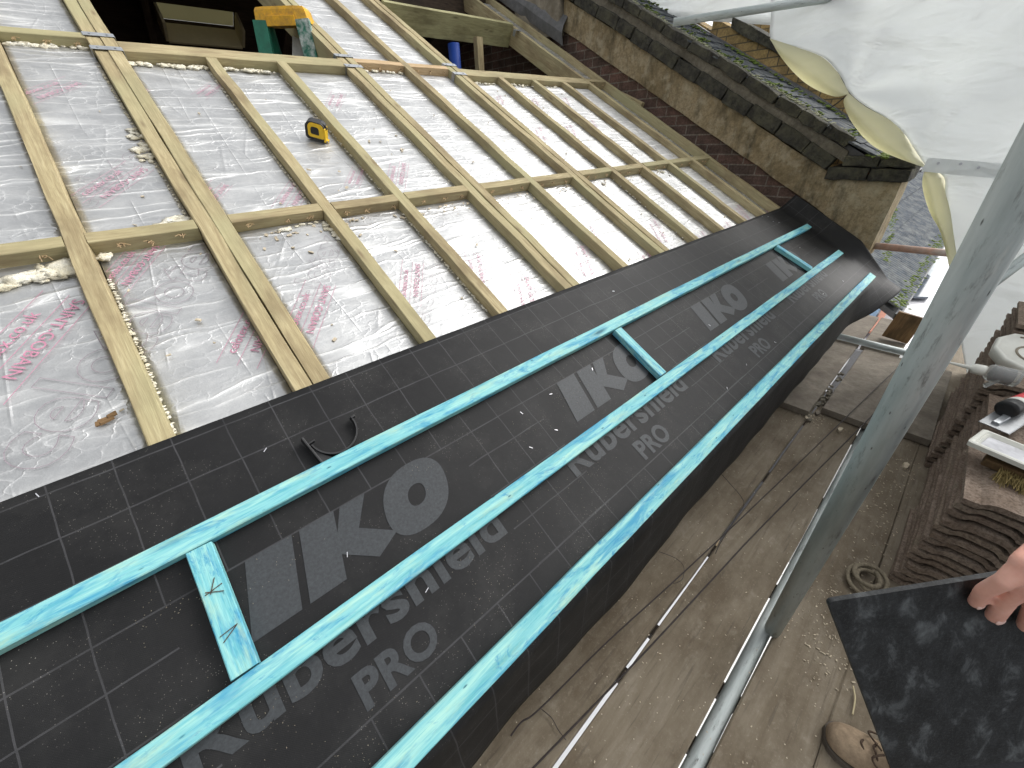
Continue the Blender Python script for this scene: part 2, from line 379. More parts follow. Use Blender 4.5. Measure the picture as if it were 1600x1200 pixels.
def skinm():
    t = NT('skin', .5, spec=.4)
    n = t.noise(t.co('Object', rnd=False), 30, 4, .6)
    c = t.ramp(n, [(.3, (.62, .30, .23)), (.7, (.76, .43, .34))])
    m = t.noise(t.co('Object', rnd=False), 9, 3, .6)
    c = t.mix(t.ramp(m, [(.5, 0.0), (.7, .4)]), c, (.66, .27, .22))
    t.col(c); t.b.inputs['Subsurface Weight'].default_value = .15; t.b.inputs['Subsurface Radius'].default_value = (.01, .004, .002); t.b.inputs['Subsurface Scale'].default_value = .5
    f = t.vor(t.co('Object', rnd=False), 420, 'DISTANCE_TO_EDGE'); t.bump(f, .15, .0004, t.bump(t.noise(t.co('Object', (40, 40, 160), False), 2, 3), .25, .0012)); return t.m
M['skin'] = skinm()
M['nail'] = speck('fingernail', (.82, .56, .50), .06, .3, 30, 0)
M['suede'] = speck('tan_suede', (.30, .225, .15), .25, .9, 60, .5, .002, stain=(.17, .12, .08), sscale=14)
M['lace'] = speck('brown_lace', (.07, .045, .03), .3, .85, 90, .4, .001)
M['sole'] = speck('rubber_sole', (.09, .075, .06), .25, .8, 40, .3, .002)
M['trouser'] = speck('dark_work_cloth', (.05, .052, .06), .25, .9, 200, .3, .001)
M['jacket'] = speck('navy_jacket', (.03, .04, .07), .25, .85, 160, .3, .001)
M['hair'] = speck('brown_hair', (.06, .04, .025), .3, .7, 120, .5, .003)

# ------------------------------------------------------------------ object helpers
def tag(o, label=None, cat=None, group=None, kind=None):
    if label: o['label'] = label
    if cat: o['category'] = cat
    if group: o['group'] = group
    if kind or cat: o['kind'] = kind or 'thing'
    return o
WM = {}
def link(name, me, mat, parent=None, mw=None, smooth=False):
    o = bpy.data.objects.new(name, me); COL.objects.link(o)
    if mat:
        for m in (mat if isinstance(mat, (list, tuple)) else [mat]): me.materials.append(m)
    if mw is not None: o.matrix_world = mw
    wm = mw.copy() if mw is not None else (WM[parent.name] if parent else Matrix())
    if parent:
        o.parent = parent; o.matrix_parent_inverse = Matrix()
        o.matrix_basis = WM[parent.name].inverted() @ wm
    WM[o.name] = wm
    if smooth:
        for p in me.polygons: p.use_smooth = True
    return o
def empty(name, mw=None):
    o = bpy.data.objects.new(name, None); COL.objects.link(o); o.empty_display_size = .05
    if mw is not None: o.matrix_world = mw
    WM[o.name] = mw.copy() if mw is not None else Matrix()
    return o
def mesh(verts, faces):
    me = bpy.data.meshes.new('m'); me.from_pydata([tuple(v) for v in verts], [], faces); me.update(); return me
def frame(p0, p1, up):
    x = (p1 - p0).normalized(); z = (up - x * up.dot(x)).normalized(); y = z.cross(x)
    m = Matrix((x, y, z)).transposed().to_4x4(); m.translation = (p0 + p1) / 2; return m
def beam_mesh(L, w, h, ch=.002, seg=.16, jit=.0012, bow=0, seed=0):
    rnd = random.Random(seed); n = max(2, int(L / seg)); V = []; F = []
    a, b = w / 2, h / 2
    prof = [(-a + ch, -b), (a - ch, -b), (a, -b + ch), (a, b - ch), (a - ch, b), (-a + ch, b), (-a, b - ch), (-a, -b + ch)]
    for i in range(n + 1):
        x = -L / 2 + L * i / n; dy = rnd.uniform(-jit, jit) + bow * math.sin(math.pi * i / n); dz = rnd.uniform(-jit, jit)
        for (y, z) in prof: V.append((x, y + dy + rnd.uniform(-jit, jit) * .4, z + dz))
    for i in range(n):
        for k in range(8):
            a0 = i * 8 + k; b0 = i * 8 + (k + 1) % 8; F.append((a0, a0 + 8, b0 + 8, b0))
    F.append(tuple(range(7, -1, -1))[::-1][::1]); F.append(tuple(n * 8 + k for k in range(8))[::-1])
    me = mesh(V, F); bm = bmesh.new(); bm.from_mesh(me); bmesh.ops.recalc_face_normals(bm, faces=bm.faces); bm.to_mesh(me); bm.free(); return me
_sd = [0]
def beam(name, p0, p1, w, h, up, mat, parent=None, **kw):
    _sd[0] += 1
    return link(name, beam_mesh((p1 - p0).length, w, h, seed=_sd[0], **kw), mat, parent, frame(p0, p1, up))
def tube_mesh(L, r, seg=24, hollow=.004):
    V = []; F = []; n = 2
    rings = [(-L / 2, r - hollow), (-L / 2, r), (L / 2, r), (L / 2, r - hollow)]
    for x, rr in rings:
        for k in range(seg): a = 2 * math.pi * k / seg; V.append((x, rr * math.cos(a), rr * math.sin(a)))
    for i in range(4):
        j = (i + 1) % 4
        for k in range(seg): F.append((i * seg + k, i * seg + (k + 1) % seg, j * seg + (k + 1) % seg, j * seg + k))
    me = mesh(V, F); bm = bmesh.new(); bm.from_mesh(me); bmesh.ops.recalc_face_normals(bm, faces=bm.faces); bm.to_mesh(me); bm.free()
    for p in me.polygons: p.use_smooth = True
    return me
def tube(name, p0, p1, r, mat, parent=None, seg=28):
    up = Vector((0, 0, 1)) if abs((p1 - p0).normalized().z) < .9 else Vector((1, 0, 0))
    o = link(name, tube_mesh((p1 - p0).length, r, seg), mat, parent, frame(p0, p1, up))
    return o
def sweep_mesh(pts, r, seg=8, closed=False):
    V = []; F = []; n = len(pts)
    rr = r if hasattr(r, '__len__') else [r] * n
    prev = None
    for i, p in enumerate(pts):
        t = (pts[min(i + 1, n - 1)] - pts[max(i - 1, 0)]).normalized()
        if prev is None: s = t.cross(Vector((0, 0, 1)) if abs(t.z) < .9 else Vector((1, 0, 0))).normalized()
        else: s = (prev - t * prev.dot(t)).normalized()
        prev = s; q = t.cross(s)
        for k in range(seg): a = 2 * math.pi * k / seg; V.append(p + (s * math.cos(a) + q * math.sin(a)) * rr[i])
    for i in range(n - 1):
        for k in range(seg): a0 = i * seg + k; b0 = i * seg + (k + 1) % seg; F.append((a0, b0, b0 + seg, a0 + seg))
    F.append(tuple(range(seg - 1, -1, -1))); F.append(tuple((n - 1) * seg + k for k in range(seg)))
    return mesh(V, F)
def smooth_path(pts, k=6):
    out = []
    n = len(pts)
    for i in range(n - 1):
        p0, p1, p2, p3 = pts[max(i - 1, 0)], pts[i], pts[i + 1], pts[min(i + 2, n - 1)]
        for j in range(k):
            t = j / k
            out.append(.5 * ((2 * p1) + (p2 - p0) * t + (2 * p0 - 5 * p1 + 4 * p2 - p3) * t * t + (3 * p1 - p0 - 3 * p2 + p3) * t ** 3))
    out.append(pts[-1]); return out
def box_bm(bm, c, s, rot=None, jit=0, ch=0):
    m = Matrix.Diagonal((*s, 1)); m = Matrix.Translation(c) @ ((rot.to_4x4() if rot else Matrix()) @ m)
    r = bmesh.ops.create_cube(bm, size=1, matrix=m)
    if ch:
        es = list({e for v in r['verts'] for e in v.link_edges}); r2 = bmesh.ops.bevel(bm, geom=es, offset=ch, segments=2, affect='EDGES', profile=.6)
        vs = list({v for f in r2['faces'] for v in f.verts})
    else: vs = r['verts']
    if jit:
        for v in vs: v.co += Vector([random.uniform(-jit, jit) for _ in range(3)])
    return r
def from_bm(bm):
    me = bpy.data.meshes.new('m'); bmesh.ops.recalc_face_normals(bm, faces=bm.faces); bm.to_mesh(me); bm.free(); return me
def prism(poly, y0, y1):
    """poly of (x,z) -> solid between y0 and y1, in local coordinates (x, y, z)"""
    n = len(poly); V = [(x, y0, z) for x, z in poly] + [(x, y1, z) for x, z in poly]
    F = [tuple(range(n)), tuple(range(2 * n - 1, n - 1, -1))] + [(i, (i + 1) % n, n + (i + 1) % n, n + i) for i in range(n)]
    bm = bmesh.new(); bm.from_mesh(mesh(V, F)); return from_bm(bm)
def lathe(prof, seg=24):
    V = []; F = []
    for r, z in prof:
        for k in range(seg): a = 2 * math.pi * k / seg; V.append((r * math.cos(a), r * math.sin(a), z))
    for i in range(len(prof) - 1):
        for k in range(seg): F.append((i * seg + k, i * seg + (k + 1) % seg, (i + 1) * seg + (k + 1) % seg, (i + 1) * seg + k))
    F.append(tuple(range(seg - 1, -1, -1))); F.append(tuple((len(prof) - 1) * seg + k for k in range(seg)))
    me = mesh(V, F)
    for p in me.polygons: p.use_smooth = True
    return me
def text_mesh(s, size, offset=0, shear=0, align='LEFT', space=1.0):
    cu = bpy.data.curves.new('t', 'FONT'); cu.body = s; cu.size = size; cu.offset = offset; cu.shear = shear; cu.align_x = align; cu.space_character = space; cu.resolution_u = 4
    o = bpy.data.objects.new('t', cu); COL.objects.link(o)
    dg = bpy.context.evaluated_depsgraph_get(); me = bpy.data.meshes.new_from_object(o.evaluated_get(dg))
    bpy.data.objects.remove(o); return me
ORD = ['first', 'second', 'third', 'fourth', 'fifth', 'sixth', 'seventh', 'eighth', 'ninth', 'tenth', 'eleventh', 'twelfth', 'thirteenth', 'fourteenth', 'fifteenth', 'sixteenth', 'seventeenth', 'eighteenth', 'nineteenth', 'twentieth']

# ------------------------------------------------------------------ ground and street
def plane_obj(name, x0, x1, y0, y1, z, mat, kind='structure'):
    return tag(link(name, mesh([(x0, y0, z), (x1, y0, z), (x1, y1, z), (x0, y1, z)], [(0, 1, 2, 3)]), mat), kind=kind)
GZ = -5.6
plane_obj('ground', -200, 200, -200, 200, GZ, M['asphalt'])
plane_obj('pavement', -30, 60, -3.2, -.1, GZ + .12, M['pave'])

# ------------------------------------------------------------------ rafters
RW = .047; RD = .150
RAFT = [(-.165, 1), (.18, 2), (.565, 1), (.893, 1), (1.30, 2), (1.70, 1), (2.08, 2), (2.46, 1), (2.82, 1), (3.19, 1), (3.56, 1), (3.87, 1)]
VT = 2.70                      # trimmer row above the boards
TOPS = {0: 4.7, 1: 4.7, 4: 4.7, 5: 4.7, 6: 4.7, 10: 4.7, 11: 4.7}
desc = ['with a long dark check, nearest the photographer', 'double rafter at the left of the loft opening', 'slim rafter ending under the ladder opening',
        'slim rafter just right of the tape measure', 'double rafter at the right of the ladder opening', 'slim rafter between the two loft openings',
        'double rafter at the left of the second loft opening', 'slim rafter under the second loft opening, left one', 'slim rafter under the second loft opening, middle one',
        'slim rafter under the second loft opening, right one', 'deep rafter at the right of the second loft opening', 'outermost rafter running beside the old brick parapet']
edges = []
def sag(u): return 0
for i, (u, k) in enumerate(RAFT):
    top = TOPS.get(i, VT - .03)
    w = RW * k + (.003 if k == 2 else 0)
    edges.append((u - w / 2, u + w / 2))
    lab = 'pale treated pine ' + desc[i] if 'rafter' in desc[i] else 'pale treated pine rafter ' + desc[i]
    if k == 1:
        r = beam('rafter', RP(u, -.12, -RD / 2), RP(u + (.0), top, -RD / 2), RW, RD, RN, M['timber'], jit=.0022)
        tag(r, lab, 'rafter', 'sloping rafters of the roof')
    else:
        e = empty('double_rafter', RM @ Matrix.Translation((u, 0, 0)))
        tag(e, lab, 'rafter', 'sloping rafters of the roof')
        for sgn in (-1, 1):
            dn = .0015 * sgn
            beam('timber', RP(u + sgn * (RW / 2 + .0012), -.12, -RD / 2 + dn), RP(u + sgn * (RW / 2 + .0012), top if sgn < 0 or i != 1 else top, -RD / 2 + dn), RW, RD, RN, M['timber'], e, jit=.0022)

# noggins between rafters (row at v=1.425) and trimmer row (v=VT)
REC = .042                     # boards sit this far below the rafter tops
def nog(u0, u1, v, w, h, name, label, group, n=0.0, mat=None, holes=True):
    e = beam(name, RP(u0 + .001, v, n - h / 2), RP(u1 - .001, v, n - h / 2), w, h, RN, mat or M['timber'])
    tag(e, label, 'noggin' if name == 'noggin' else 'timber', group)
    if holes:                   # splintered holes drilled in the face, with torn fibres
        L = u1 - u0; rnd = random.Random(int(u0 * 100) + int(v * 10))
        for q in range(3 if L > .25 else 2):
            bm = bmesh.new()
            cx = (q + .6 + rnd.uniform(-.2, .2)) / 3 * L - L / 2
            hc = Vector((cx, -w / 2 - .0006, h / 2 - .021 + rnd.uniform(-.004, .004)))
            for s in range(9):
                a = rnd.choice([rnd.gauss(3.1, .5), rnd.gauss(0, .5), rnd.gauss(4.7, .6)]); ln = rnd.uniform(.005, .015)
                c = hc + Vector((rnd.uniform(-.009, .009), 0, rnd.uniform(-.005, .005)))
                d = Vector((math.cos(a), -.5, math.sin(a) * .7)) * ln
                m = frame(c, c + d, Vector((0, -1, 0)))
                mm = m @ Matrix.Diagonal((ln, .0022, .0012, 1))
                bmesh.ops.create_cube(bm, size=1, matrix=mm)
            so_ = link('splintered_hole', from_bm(bm), M['shred'], e, WM[e.name])
            hb = bmesh.new(); bmesh.ops.create_circle(hb, cap_ends=True, segments=9, radius=1)
            for vv_ in hb.verts: vv_.co = hc + Vector((vv_.co.x * .008, .0002, vv_.co.y * .005 * rnd.uniform(.6, 1.2)))
            me_ = bpy.data.meshes.new('m'); hb.to_mesh(me_); hb.free(); link('hole', me_, M['old_timber'], so_, WM[e.name])
    return e
bays = [(-.62, edges[0][0])] + [(edges[i][1], edges[i + 1][0]) for i in range(len(edges) - 1)]
for i, (a, b) in enumerate(bays):
    nog(a, b, 1.425 + random.uniform(-.004, .004), .047, .075, 'noggin', 'short pine noggin crossing the %s bay from the left, halfway up the boards' % ORD[i], 'noggins across the middle of the roof')
for i, (a, b) in enumerate(bays):
    if i in (0, 1): v, lab = 2.79, 'short pine noggin at the top of the %s bay, beside the double rafter' % ORD[i]
    elif i in (2, 7): continue
    elif i in (5, 6): v, lab = 2.76, 'short pale noggin with torn holes at the top of the %s bay' % ORD[i]
    elif i == 11: v, lab = 2.74, 'short pine noggin in the narrow bay beside the parapet'
    else: continue
    nog(a, b, v, .05, .09, 'noggin', lab, 'noggins along the top of the boards', mat=M['pale_timber'] if i in (5, 6) else None)
nog(edges[1][1], edges[4][0], VT + .01, .095, .12, 'trimmer', 'long double pine trimmer below the ladder opening', 'trimmers round the loft openings', holes=False)
nog(edges[6][1], edges[10][0], VT + .01, .095, .12, 'trimmer', 'long pine trimmer below the second loft opening', 'trimmers round the loft openings', holes=False)
nog(edges[6][1], edges[10][0], 3.84, .05, .19, 'trimmer', 'greenish deep timber across the top of the second loft opening', 'trimmers round the loft openings', n=.02, holes=False, mat=M['green_timber'])
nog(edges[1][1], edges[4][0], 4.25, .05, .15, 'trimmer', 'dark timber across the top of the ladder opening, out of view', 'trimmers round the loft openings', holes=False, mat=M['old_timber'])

# ridge
beam('ridge_board', Vector((-1.0, 4.72 * RV.y, 4.72 * RV.z - .1)), Vector((4.0, 4.72 * RV.y, 4.72 * RV.z - .1)), .032, .2, Vector((0, 0, 1)), M['old_timber'])
tag(bpy.data.objects['ridge_board'], 'dark old ridge board high above the loft opening', 'ridge board')

# ------------------------------------------------------------------ insulation boards with print
def foil_mesh(L, H, seed):
    nx, ny = max(4, int(L / .02)), max(6, int(H / .02)); V = []; F = []
    for z in (0, 1):
        pass
    for j in range(ny + 1):
        for i in range(nx + 1):
            x = -L / 2 + L * i / nx; y = -H / 2 + H * j / ny
            d = noise.noise(Vector((x * 4 + seed * 9.1, y * 9, seed))) * .0022 + noise.noise(Vector((x * 14, y * 26 + seed * 3, 5))) * .0009
            V.append((x, y, d))
    for j in range(ny):
        for i in range(nx): a = j * (nx + 1) + i; F.append((a, a + 1, a + nx + 2, a + nx + 1))
    n0 = len(V); T = .10
    for (x, y) in ((-L / 2, -H / 2), (L / 2, -H / 2), (L / 2, H / 2), (-L / 2, H / 2)): V.append((x, y, -T))
    b0 = [i for i in range(nx + 1)]; b1 = [ny * (nx + 1) + i for i in range(nx + 1)]
    l0 = [j * (nx + 1) for j in range(ny + 1)]; r0 = [j * (nx + 1) + nx for j in range(ny + 1)]
    F.append(tuple(b0[::-1]) + (n0, n0 + 1)); F.append(tuple(b1) + (n0 + 2, n0 + 3))
    F.append(tuple(l0) + (n0 + 3, n0)); F.append(tuple(r0[::-1]) + (n0 + 1, n0 + 2)); F.append((n0, n0 + 3, n0 + 2, n0 + 1))
    me = mesh(V, F)
    for p in me.polygons: p.use_smooth = len(p.vertices) == 4 and p.index < nx * ny
    return me
T_WEB = text_mesh('celotex.co.uk', .044, .0)
T_SG = text_mesh('SAINT-GOBAIN', .042, .0)
def outline_text():
    cu = text_mesh('celotex', .17, .004); bm = bmesh.new(); bm.from_mesh(cu)
    bmesh.ops.remove_doubles(bm, verts=bm.verts, dist=1e-5)
    out = bmesh.new(); bd = [e for e in bm.edges if len(e.link_faces) == 1]
    for off in (0,):
        for e in bd:
            a, b = e.verts[0].co, e.verts[1].co; d = (b - a)
            if d.length < 1e-5: continue
            n = Vector((-d.y, d.x, 0)).normalized() * .0007; q = d.normalized() * .0006
            vs = [out.verts.new(p) for p in (a - q - n, b + q - n, b + q + n, a - q + n)]
            out.faces.new(vs)
    bm.free(); me = bpy.data.meshes.new('o'); out.to_mesh(me); out.free(); return me
T_OUT = outline_text()
def stamp(L, H, items, off=0.0):
    """items: (kind, x, y, angle, flip) in board coordinates; clipped to the board"""
    bm = bmesh.new()
    for kind, x, y, ang, sc in items:
        mats = []
        sc = sc * (.82 if kind != 'out' else 1)
        mt = Matrix.Translation((x, y, 0)) @ Matrix.Rotation(ang, 4, 'Z') @ Matrix.Scale(sc, 4)
        if kind == 'out':
            t = bmesh.new(); t.from_mesh(T_OUT); t.transform(mt)
        else:
            t = bmesh.new()
            if kind == 'web': t.from_mesh(T_WEB); t.transform(Matrix.Translation((.02, .026, 0)))
            t2 = bmesh.new(); t2.from_mesh(T_SG); t2.transform(Matrix.Translation((.33, -.012, 0)) @ Matrix.Rotation(math.pi, 4, 'Z'))
            me2 = bpy.data.meshes.new('x'); t2.to_mesh(me2); t2.free()
            if kind == 'firm': t.from_mesh(me2)
            for yy in ((.066, .0045, -.058) if kind == 'rule' else ()):
                for y2 in (yy,):
                    vs = [t.verts.new(p) for p in ((-.03, y2 - .0008, 0), (.34, y2 - .0008, 0), (.34, y2 + .0008, 0), (-.03, y2 + .0008, 0))]; t.faces.new(vs)
            if kind == 'fill':
                vs = [t.verts.new(p) for p in ((-.03, .012, 0), (.34, .012, 0), (.34, .056, 0), (-.03, .056, 0))]; t.faces.new(vs)
                vs = [t.verts.new(p) for p in ((.0, -.050, 0), (.34, -.050, 0), (.34, -.006, 0), (.0, -.006, 0))]; t.faces.new(vs)
            t.transform(mt)
        me = bpy.data.meshes.new('x'); t.to_mesh(me); t.free(); bm.from_mesh(me)
    for ax_, s, d in ((0, 1, L / 2), (0, -1, L / 2), (1, 1, H / 2), (1, -1, H / 2)):
        no = Vector((0, 0, 0)); no[ax_] = s
        bmesh.ops.bisect_plane(bm, geom=bm.verts[:] + bm.edges[:] + bm.faces[:], plane_co=no * (d - .004), plane_no=no, clear_outer=True)
    for v in bm.verts: v.co.z = off
    me = bpy.data.meshes.new('m'); bm.to_mesh(me); bm.free(); return me
rows = [('lower', -.20, 1.40, 'below the noggins'), ('upper', 1.45, VT - .05, 'above the noggins')]
bi = 0
boards = []
for rname, v0, v1, where in rows:
    for i, (a, b) in enumerate(bays):
        top = v1
        if rname == 'upper' and i in (0, 1): top = 2.762
        if rname == 'upper' and i in (5, 6, 11): top = 2.733 if i != 11 else 2.71
        dn = REC + random.uniform(-.004, .006) + (.02 if i == 11 else 0)
        boards.append((a + .002, b - .002, v0, top, dn, 'silver foil insulation board in the %s bay from the left, %s' % (ORD[i], where), i, rname))
for i, (a, b) in enumerate(bays):
    if i in (0, 1, 5, 6, 11):
        boards.append((a + .002, b - .002, 2.79 if i in (5, 6) else 2.82, 4.6, REC + .006, {0: 'silver foil board high up at the far left of the roof', 1: 'silver foil board above the noggin at the top left corner', 5: 'grey crinkled foil board just right of the ladder', 6: 'bright white looking foil strip left of the second loft opening', 11: 'narrow foil strip beside the deep rafter at the top'}[i], i, 'top'))
for (a, b, v0, v1, dn, lab, i, rname) in boards:
    L, H = b - a, v1 - v0; bi += 1
    mw = RM @ Matrix.Translation(((a + b) / 2, (v0 + v1) / 2, -dn))
    o = link('insulation_board', foil_mesh(L, H, bi), M['foil'], None, mw)
    tag(o, lab, 'insulation board', 'foil faced insulation boards between the rafters')
    cx, cy = (a + b) / 2, (v0 + v1) / 2
    items = []
    rnd = random.Random(bi * 3 + 1)
    ang = R(58)
    if rname == 'lower':
        if i == 0: items = [('band', -.42 - cx, .99 - cy, R(52), 1.15), ('out', -.36 - cx, .72 - cy, R(50), 1.2)]
        elif i == 1: items = [('band', -.14 - cx, 1.24 - cy, R(52), .8), ('out', -.14 - cx, .96 - cy, R(50), 1.05), ('band', -.02 - cx + .08, .86 - cy, R(52), 1)]
        elif i == 2: items = [('band', .22 - cx, .86 - cy, R(52), .95), ('out', .30 - cx, .94 - cy, R(52), .8)]
        elif i == 3: items = [('band', .62 - cx, .88 - cy, R(56), .8), ('out', .57 - cx, .70 - cy, R(50), .8)]
        else:
            items = [('band', rnd.uniform(-.1, .02), rnd.uniform(-.1, .15), R(60), .95)]
            if i in (4, 6): items.append(('band', -.16, .25, R(60), .8))
    elif rname == 'upper':
        if i == 1: items = [('band', -.14 - cx, 2.31 - cy, R(42), .8), ('band', -.10 - cx, 1.66 - cy, R(45), .9), ('out', -.12 - cx, 1.60 - cy, R(50), .9)]
        elif i == 2: items = [('band', .12 - cx, 2.30 - cy, R(48), .6), ('band', .42 - cx, 2.36 - cy, R(48), .6), ('band', .16 - cx, 1.55 - cy, R(48), .7), ('band', .44 - cx, 1.50 - cy, R(50), .85)]
        elif i in (3,): items = [('band', .03, -.45, R(52), .6)]
        elif i in (4,): items = [('band', -.14, -.50, R(55), .85), ('band', -.10, .22, R(55), .7)]
        elif i in (7, 8, 9): items = [('band', rnd.uniform(-.12, -.02), rnd.uniform(-.45, .0), R(60), .8), ('band', -.06, .28, R(62), .6)]
    if items:
        bands = [q for q in items if q[0] == 'band']; outs = [q for q in items if q[0] == 'out']
        for q in bands:
            for which in ('web', 'firm', 'rule'):
                me_ = stamp(L, H, [(which, *q[1:])], .0035 if which != 'fill' else .0031)
                if len(me_.polygons): link({'web': 'printed_web_address', 'firm': 'printed_company_name', 'rule': 'printed_ruled_lines', 'fill': 'printed_band'}[which], me_, M['pinkband'] if which == 'fill' else M['redink'] if rname == 'lower' and i < 4 else M['redink_soft'], o, mw)
        if outs: link('printed_outline_name', stamp(L, H, outs, .0039), M['greyink'], o, mw)

# ------------------------------------------------------------------ expanding foam beads and scraps
def blob_bm(bm, c, r, sc=(1, 1, 1), sub=2, amp=.35, seed=0):
    g = bmesh.ops.create_icosphere(bm, subdivisions=sub, radius=1)
    for v in g['verts']:
        k = 1 + amp * noise.noise(v.co * 1.7 + Vector((seed, seed * 2.3, 0)))
        v.co = Vector(c) + Vector((v.co.x * r * sc[0] * k, v.co.y * r * sc[1] * k, v.co.z * r * sc[2] * k))
def foam(u0, v0, u1, v1, r, n, label, fl=.6, gr='lumps and beads of dried foam', N=-.036, spread=.01):
    bm = bmesh.new(); rnd = random.Random(int(u0 * 977 + v0 * 331))
    for k in range(n):
        t = rnd.random(); rr = r * rnd.uniform(.35, 1.0)
        c = RP(u0 + (u1 - u0) * t + rnd.uniform(-1, 1) * spread, v0 + (v1 - v0) * t + rnd.uniform(-1, 1) * spread, N)
        q = len(bm.verts); g = bmesh.ops.create_icosphere(bm, subdivisions=2, radius=1); sd_ = rnd.random() * 50
        sx, sy = rnd.uniform(.8, 2.0), rnd.uniform(.6, 1.2)
        for v in g['verts']:
            kk = .8 + .8 * noise.noise(v.co * 2.4 + Vector((sd_, 0, sd_)))
            d = Vector((v.co.x * sx, v.co.y * sy, v.co.z * fl)) * rr * kk
            v.co = c + Vector((d.x, 0, 0)) + RV * d.y + RN * d.z
    o = link('foam_bead', from_bm(bm), M['foam'], None, None, True)
    tag(o, label, 'foam', None, 'stuff')
foam(.24, 2.636, .53, 2.632, .017, 34, 'white foam bead under the trimmer, left of the ladder')
foam(.60, 2.635, .86, 2.635, .015, 28, 'white foam bead under the trimmer, below the ladder legs')
foam(-.14, 2.75, .12, 2.755, .018, 24, 'white foam bead under the top left noggin')
foam(1.37, 2.72, 1.66, 2.72, .012, 20, 'crumbly foam bead right of the ladder opening')
foam(2.14, 2.64, 3.10, 2.64, .013, 50, 'thin foam bead under the second loft opening')
foam(.10, 1.86, .12, 2.08, .022, 26, 'cream foam spill on the left side of the double rafter', .35, spread=.018)
foam(.02, 1.47, .12, 1.50, .020, 26, 'crumbled cream foam in the corner above the noggin', .4, spread=.02)
foam(-.13, 1.37, -.10, 1.385, .020, 6, 'smooth white foam bulge beside the first rafter')
foam(-.44, 1.30, -.20, 1.355, .030, 34, 'torn grey and cream foam below the first noggin', .35, spread=.02)
foam(.36, 1.375, .55, 1.385, .014, 12, 'ragged white foam below the third noggin', .4)
foam(.525, 1.375, .545, 1.26, .014, 12, 'white foam strip curling down the slim rafter', .4, spread=.006)
foam(-.14, .70, -.135, 1.28, .0045, 170, 'thin white foam line along the first rafter', .5, spread=.003)
foam(.60, .70, .60, 1.36, .004, 150, 'thin crumbly foam line right of the slim rafter', .5, spread=.003)
foam(.86, .72, .865, 1.36, .0045, 150, 'yellowed crumbly foam line below the tape measure bay', .5, spread=.004)
foam(.12, 1.48, .122, 2.6, .0038, 150, 'thin foam line left of the double rafter', .5, spread=.003)
foam(.55-.02, 1.5, .53, 2.6, .0038, 150, 'thin foam line left of the slim rafter under the ladder', .5, spread=.003)
foam(.86, 1.5, .86, 2.6, .0038, 150, 'thin foam line between the tape measure and its rafter', .5, spread=.003)
foam(1.24, 1.5, 1.24, 2.6, .0038, 150, 'thin foam line left of the middle double rafter', .5, spread=.003)
foam(2.43, .7, 2.43, 1.36, .006, 30, 'thin foam line in the bays beyond the middle', .5, spread=.003)
foam(2.79, 1.47, 3.12, 1.47, .008, 30, 'crumbs of foam along the noggin near the parapet', .5, spread=.006)
foam(3.0, 1.38, 3.06, 1.36, .016, 6, 'white foam tuft below the noggin near the parapet', .6)
# little scraps lying on the boards
bm = bmesh.new(); rnd = random.Random(3)
spots = [(rnd.uniform(-.3, 3.6), rnd.uniform(.7, 2.6)) for _ in range(150)] + [(rnd.uniform(0, 3.4), 1.37 - abs(rnd.gauss(0, .03))) for _ in range(120)] + [(.33, .88), (.31, .82), (1.19, 1.98), (1.1, 2.05), (.02, .94)]
for (su, sv) in spots:
    if any(a - .012 < su < b + .012 for a, b in edges): continue
    s = rnd.uniform(.003, .009); c = RP(su, sv, -REC + .006)
    rot = (RM.to_3x3() @ Matrix.Rotation(rnd.uniform(0, 6), 3, 'Z') @ Matrix.Rotation(rnd.uniform(-.5, .5), 3, 'X'))
    box_bm(bm, c, (s * rnd.uniform(1, 2.5), s, s * .4), rot, jit=.001)
tag(link('wood_scraps', from_bm(bm), M['chip']), 'pale wood and foam crumbs scattered over the foil boards', 'scraps', kind='stuff')
bm = bmesh.new()
for (x, y, s) in ((-.335, .93, .016), (-.322, .937, .012), (-.345, .927, .010)):
    box_bm(bm, RP(x + .09, y - .13, -REC + .009), (s * 1.6, s, .003), RM.to_3x3() @ Matrix.Rotation(x * 9, 3, 'Z'), jit=.003)
tag(link('brown_scrap', from_bm(bm), M['brown_block']), 'small brown scrap lying on the lower left foil board', 'scrap')

# joist hanger straps
def strap(u, v, w=.11, label='', d=.022):
    e = empty('metal_strap', RM @ Matrix.Translation((u, v, 0))); tag(e, label, 'metal strap', 'galvanised hanger straps on the rafters')
    for k, dv in enumerate((0, .13)):
        bm = bmesh.new(); box_bm(bm, RP(u, v - dv, .0042), (w + .006, .034, .0016), RM.to_3x3(), ch=.0006)
        for s in (-1, 1): box_bm(bm, RP(u + s * (w / 2 + .004), v - dv, -d), (.0016, .034, .05), RM.to_3x3())
        for nx in (-.3, .3): box_bm(bm, RP(u + nx * w, v - dv, .0062), (.007, .007, .003), RM.to_3x3(), ch=.001)
        link('flange', from_bm(bm), M['strap'], e, Matrix())
strap(.18, 2.80, .10, 'pair of grey steel straps over the double rafter left of the ladder')
strap(1.30, 2.80, .10, 'pair of grey steel straps over the double rafter right of the ladder')
strap(2.08, 2.80, .10, 'pair of grey steel straps at the corner of the second loft opening')
strap(3.53, 3.86, .07, 'grey steel hanger on the deep green timber corner')

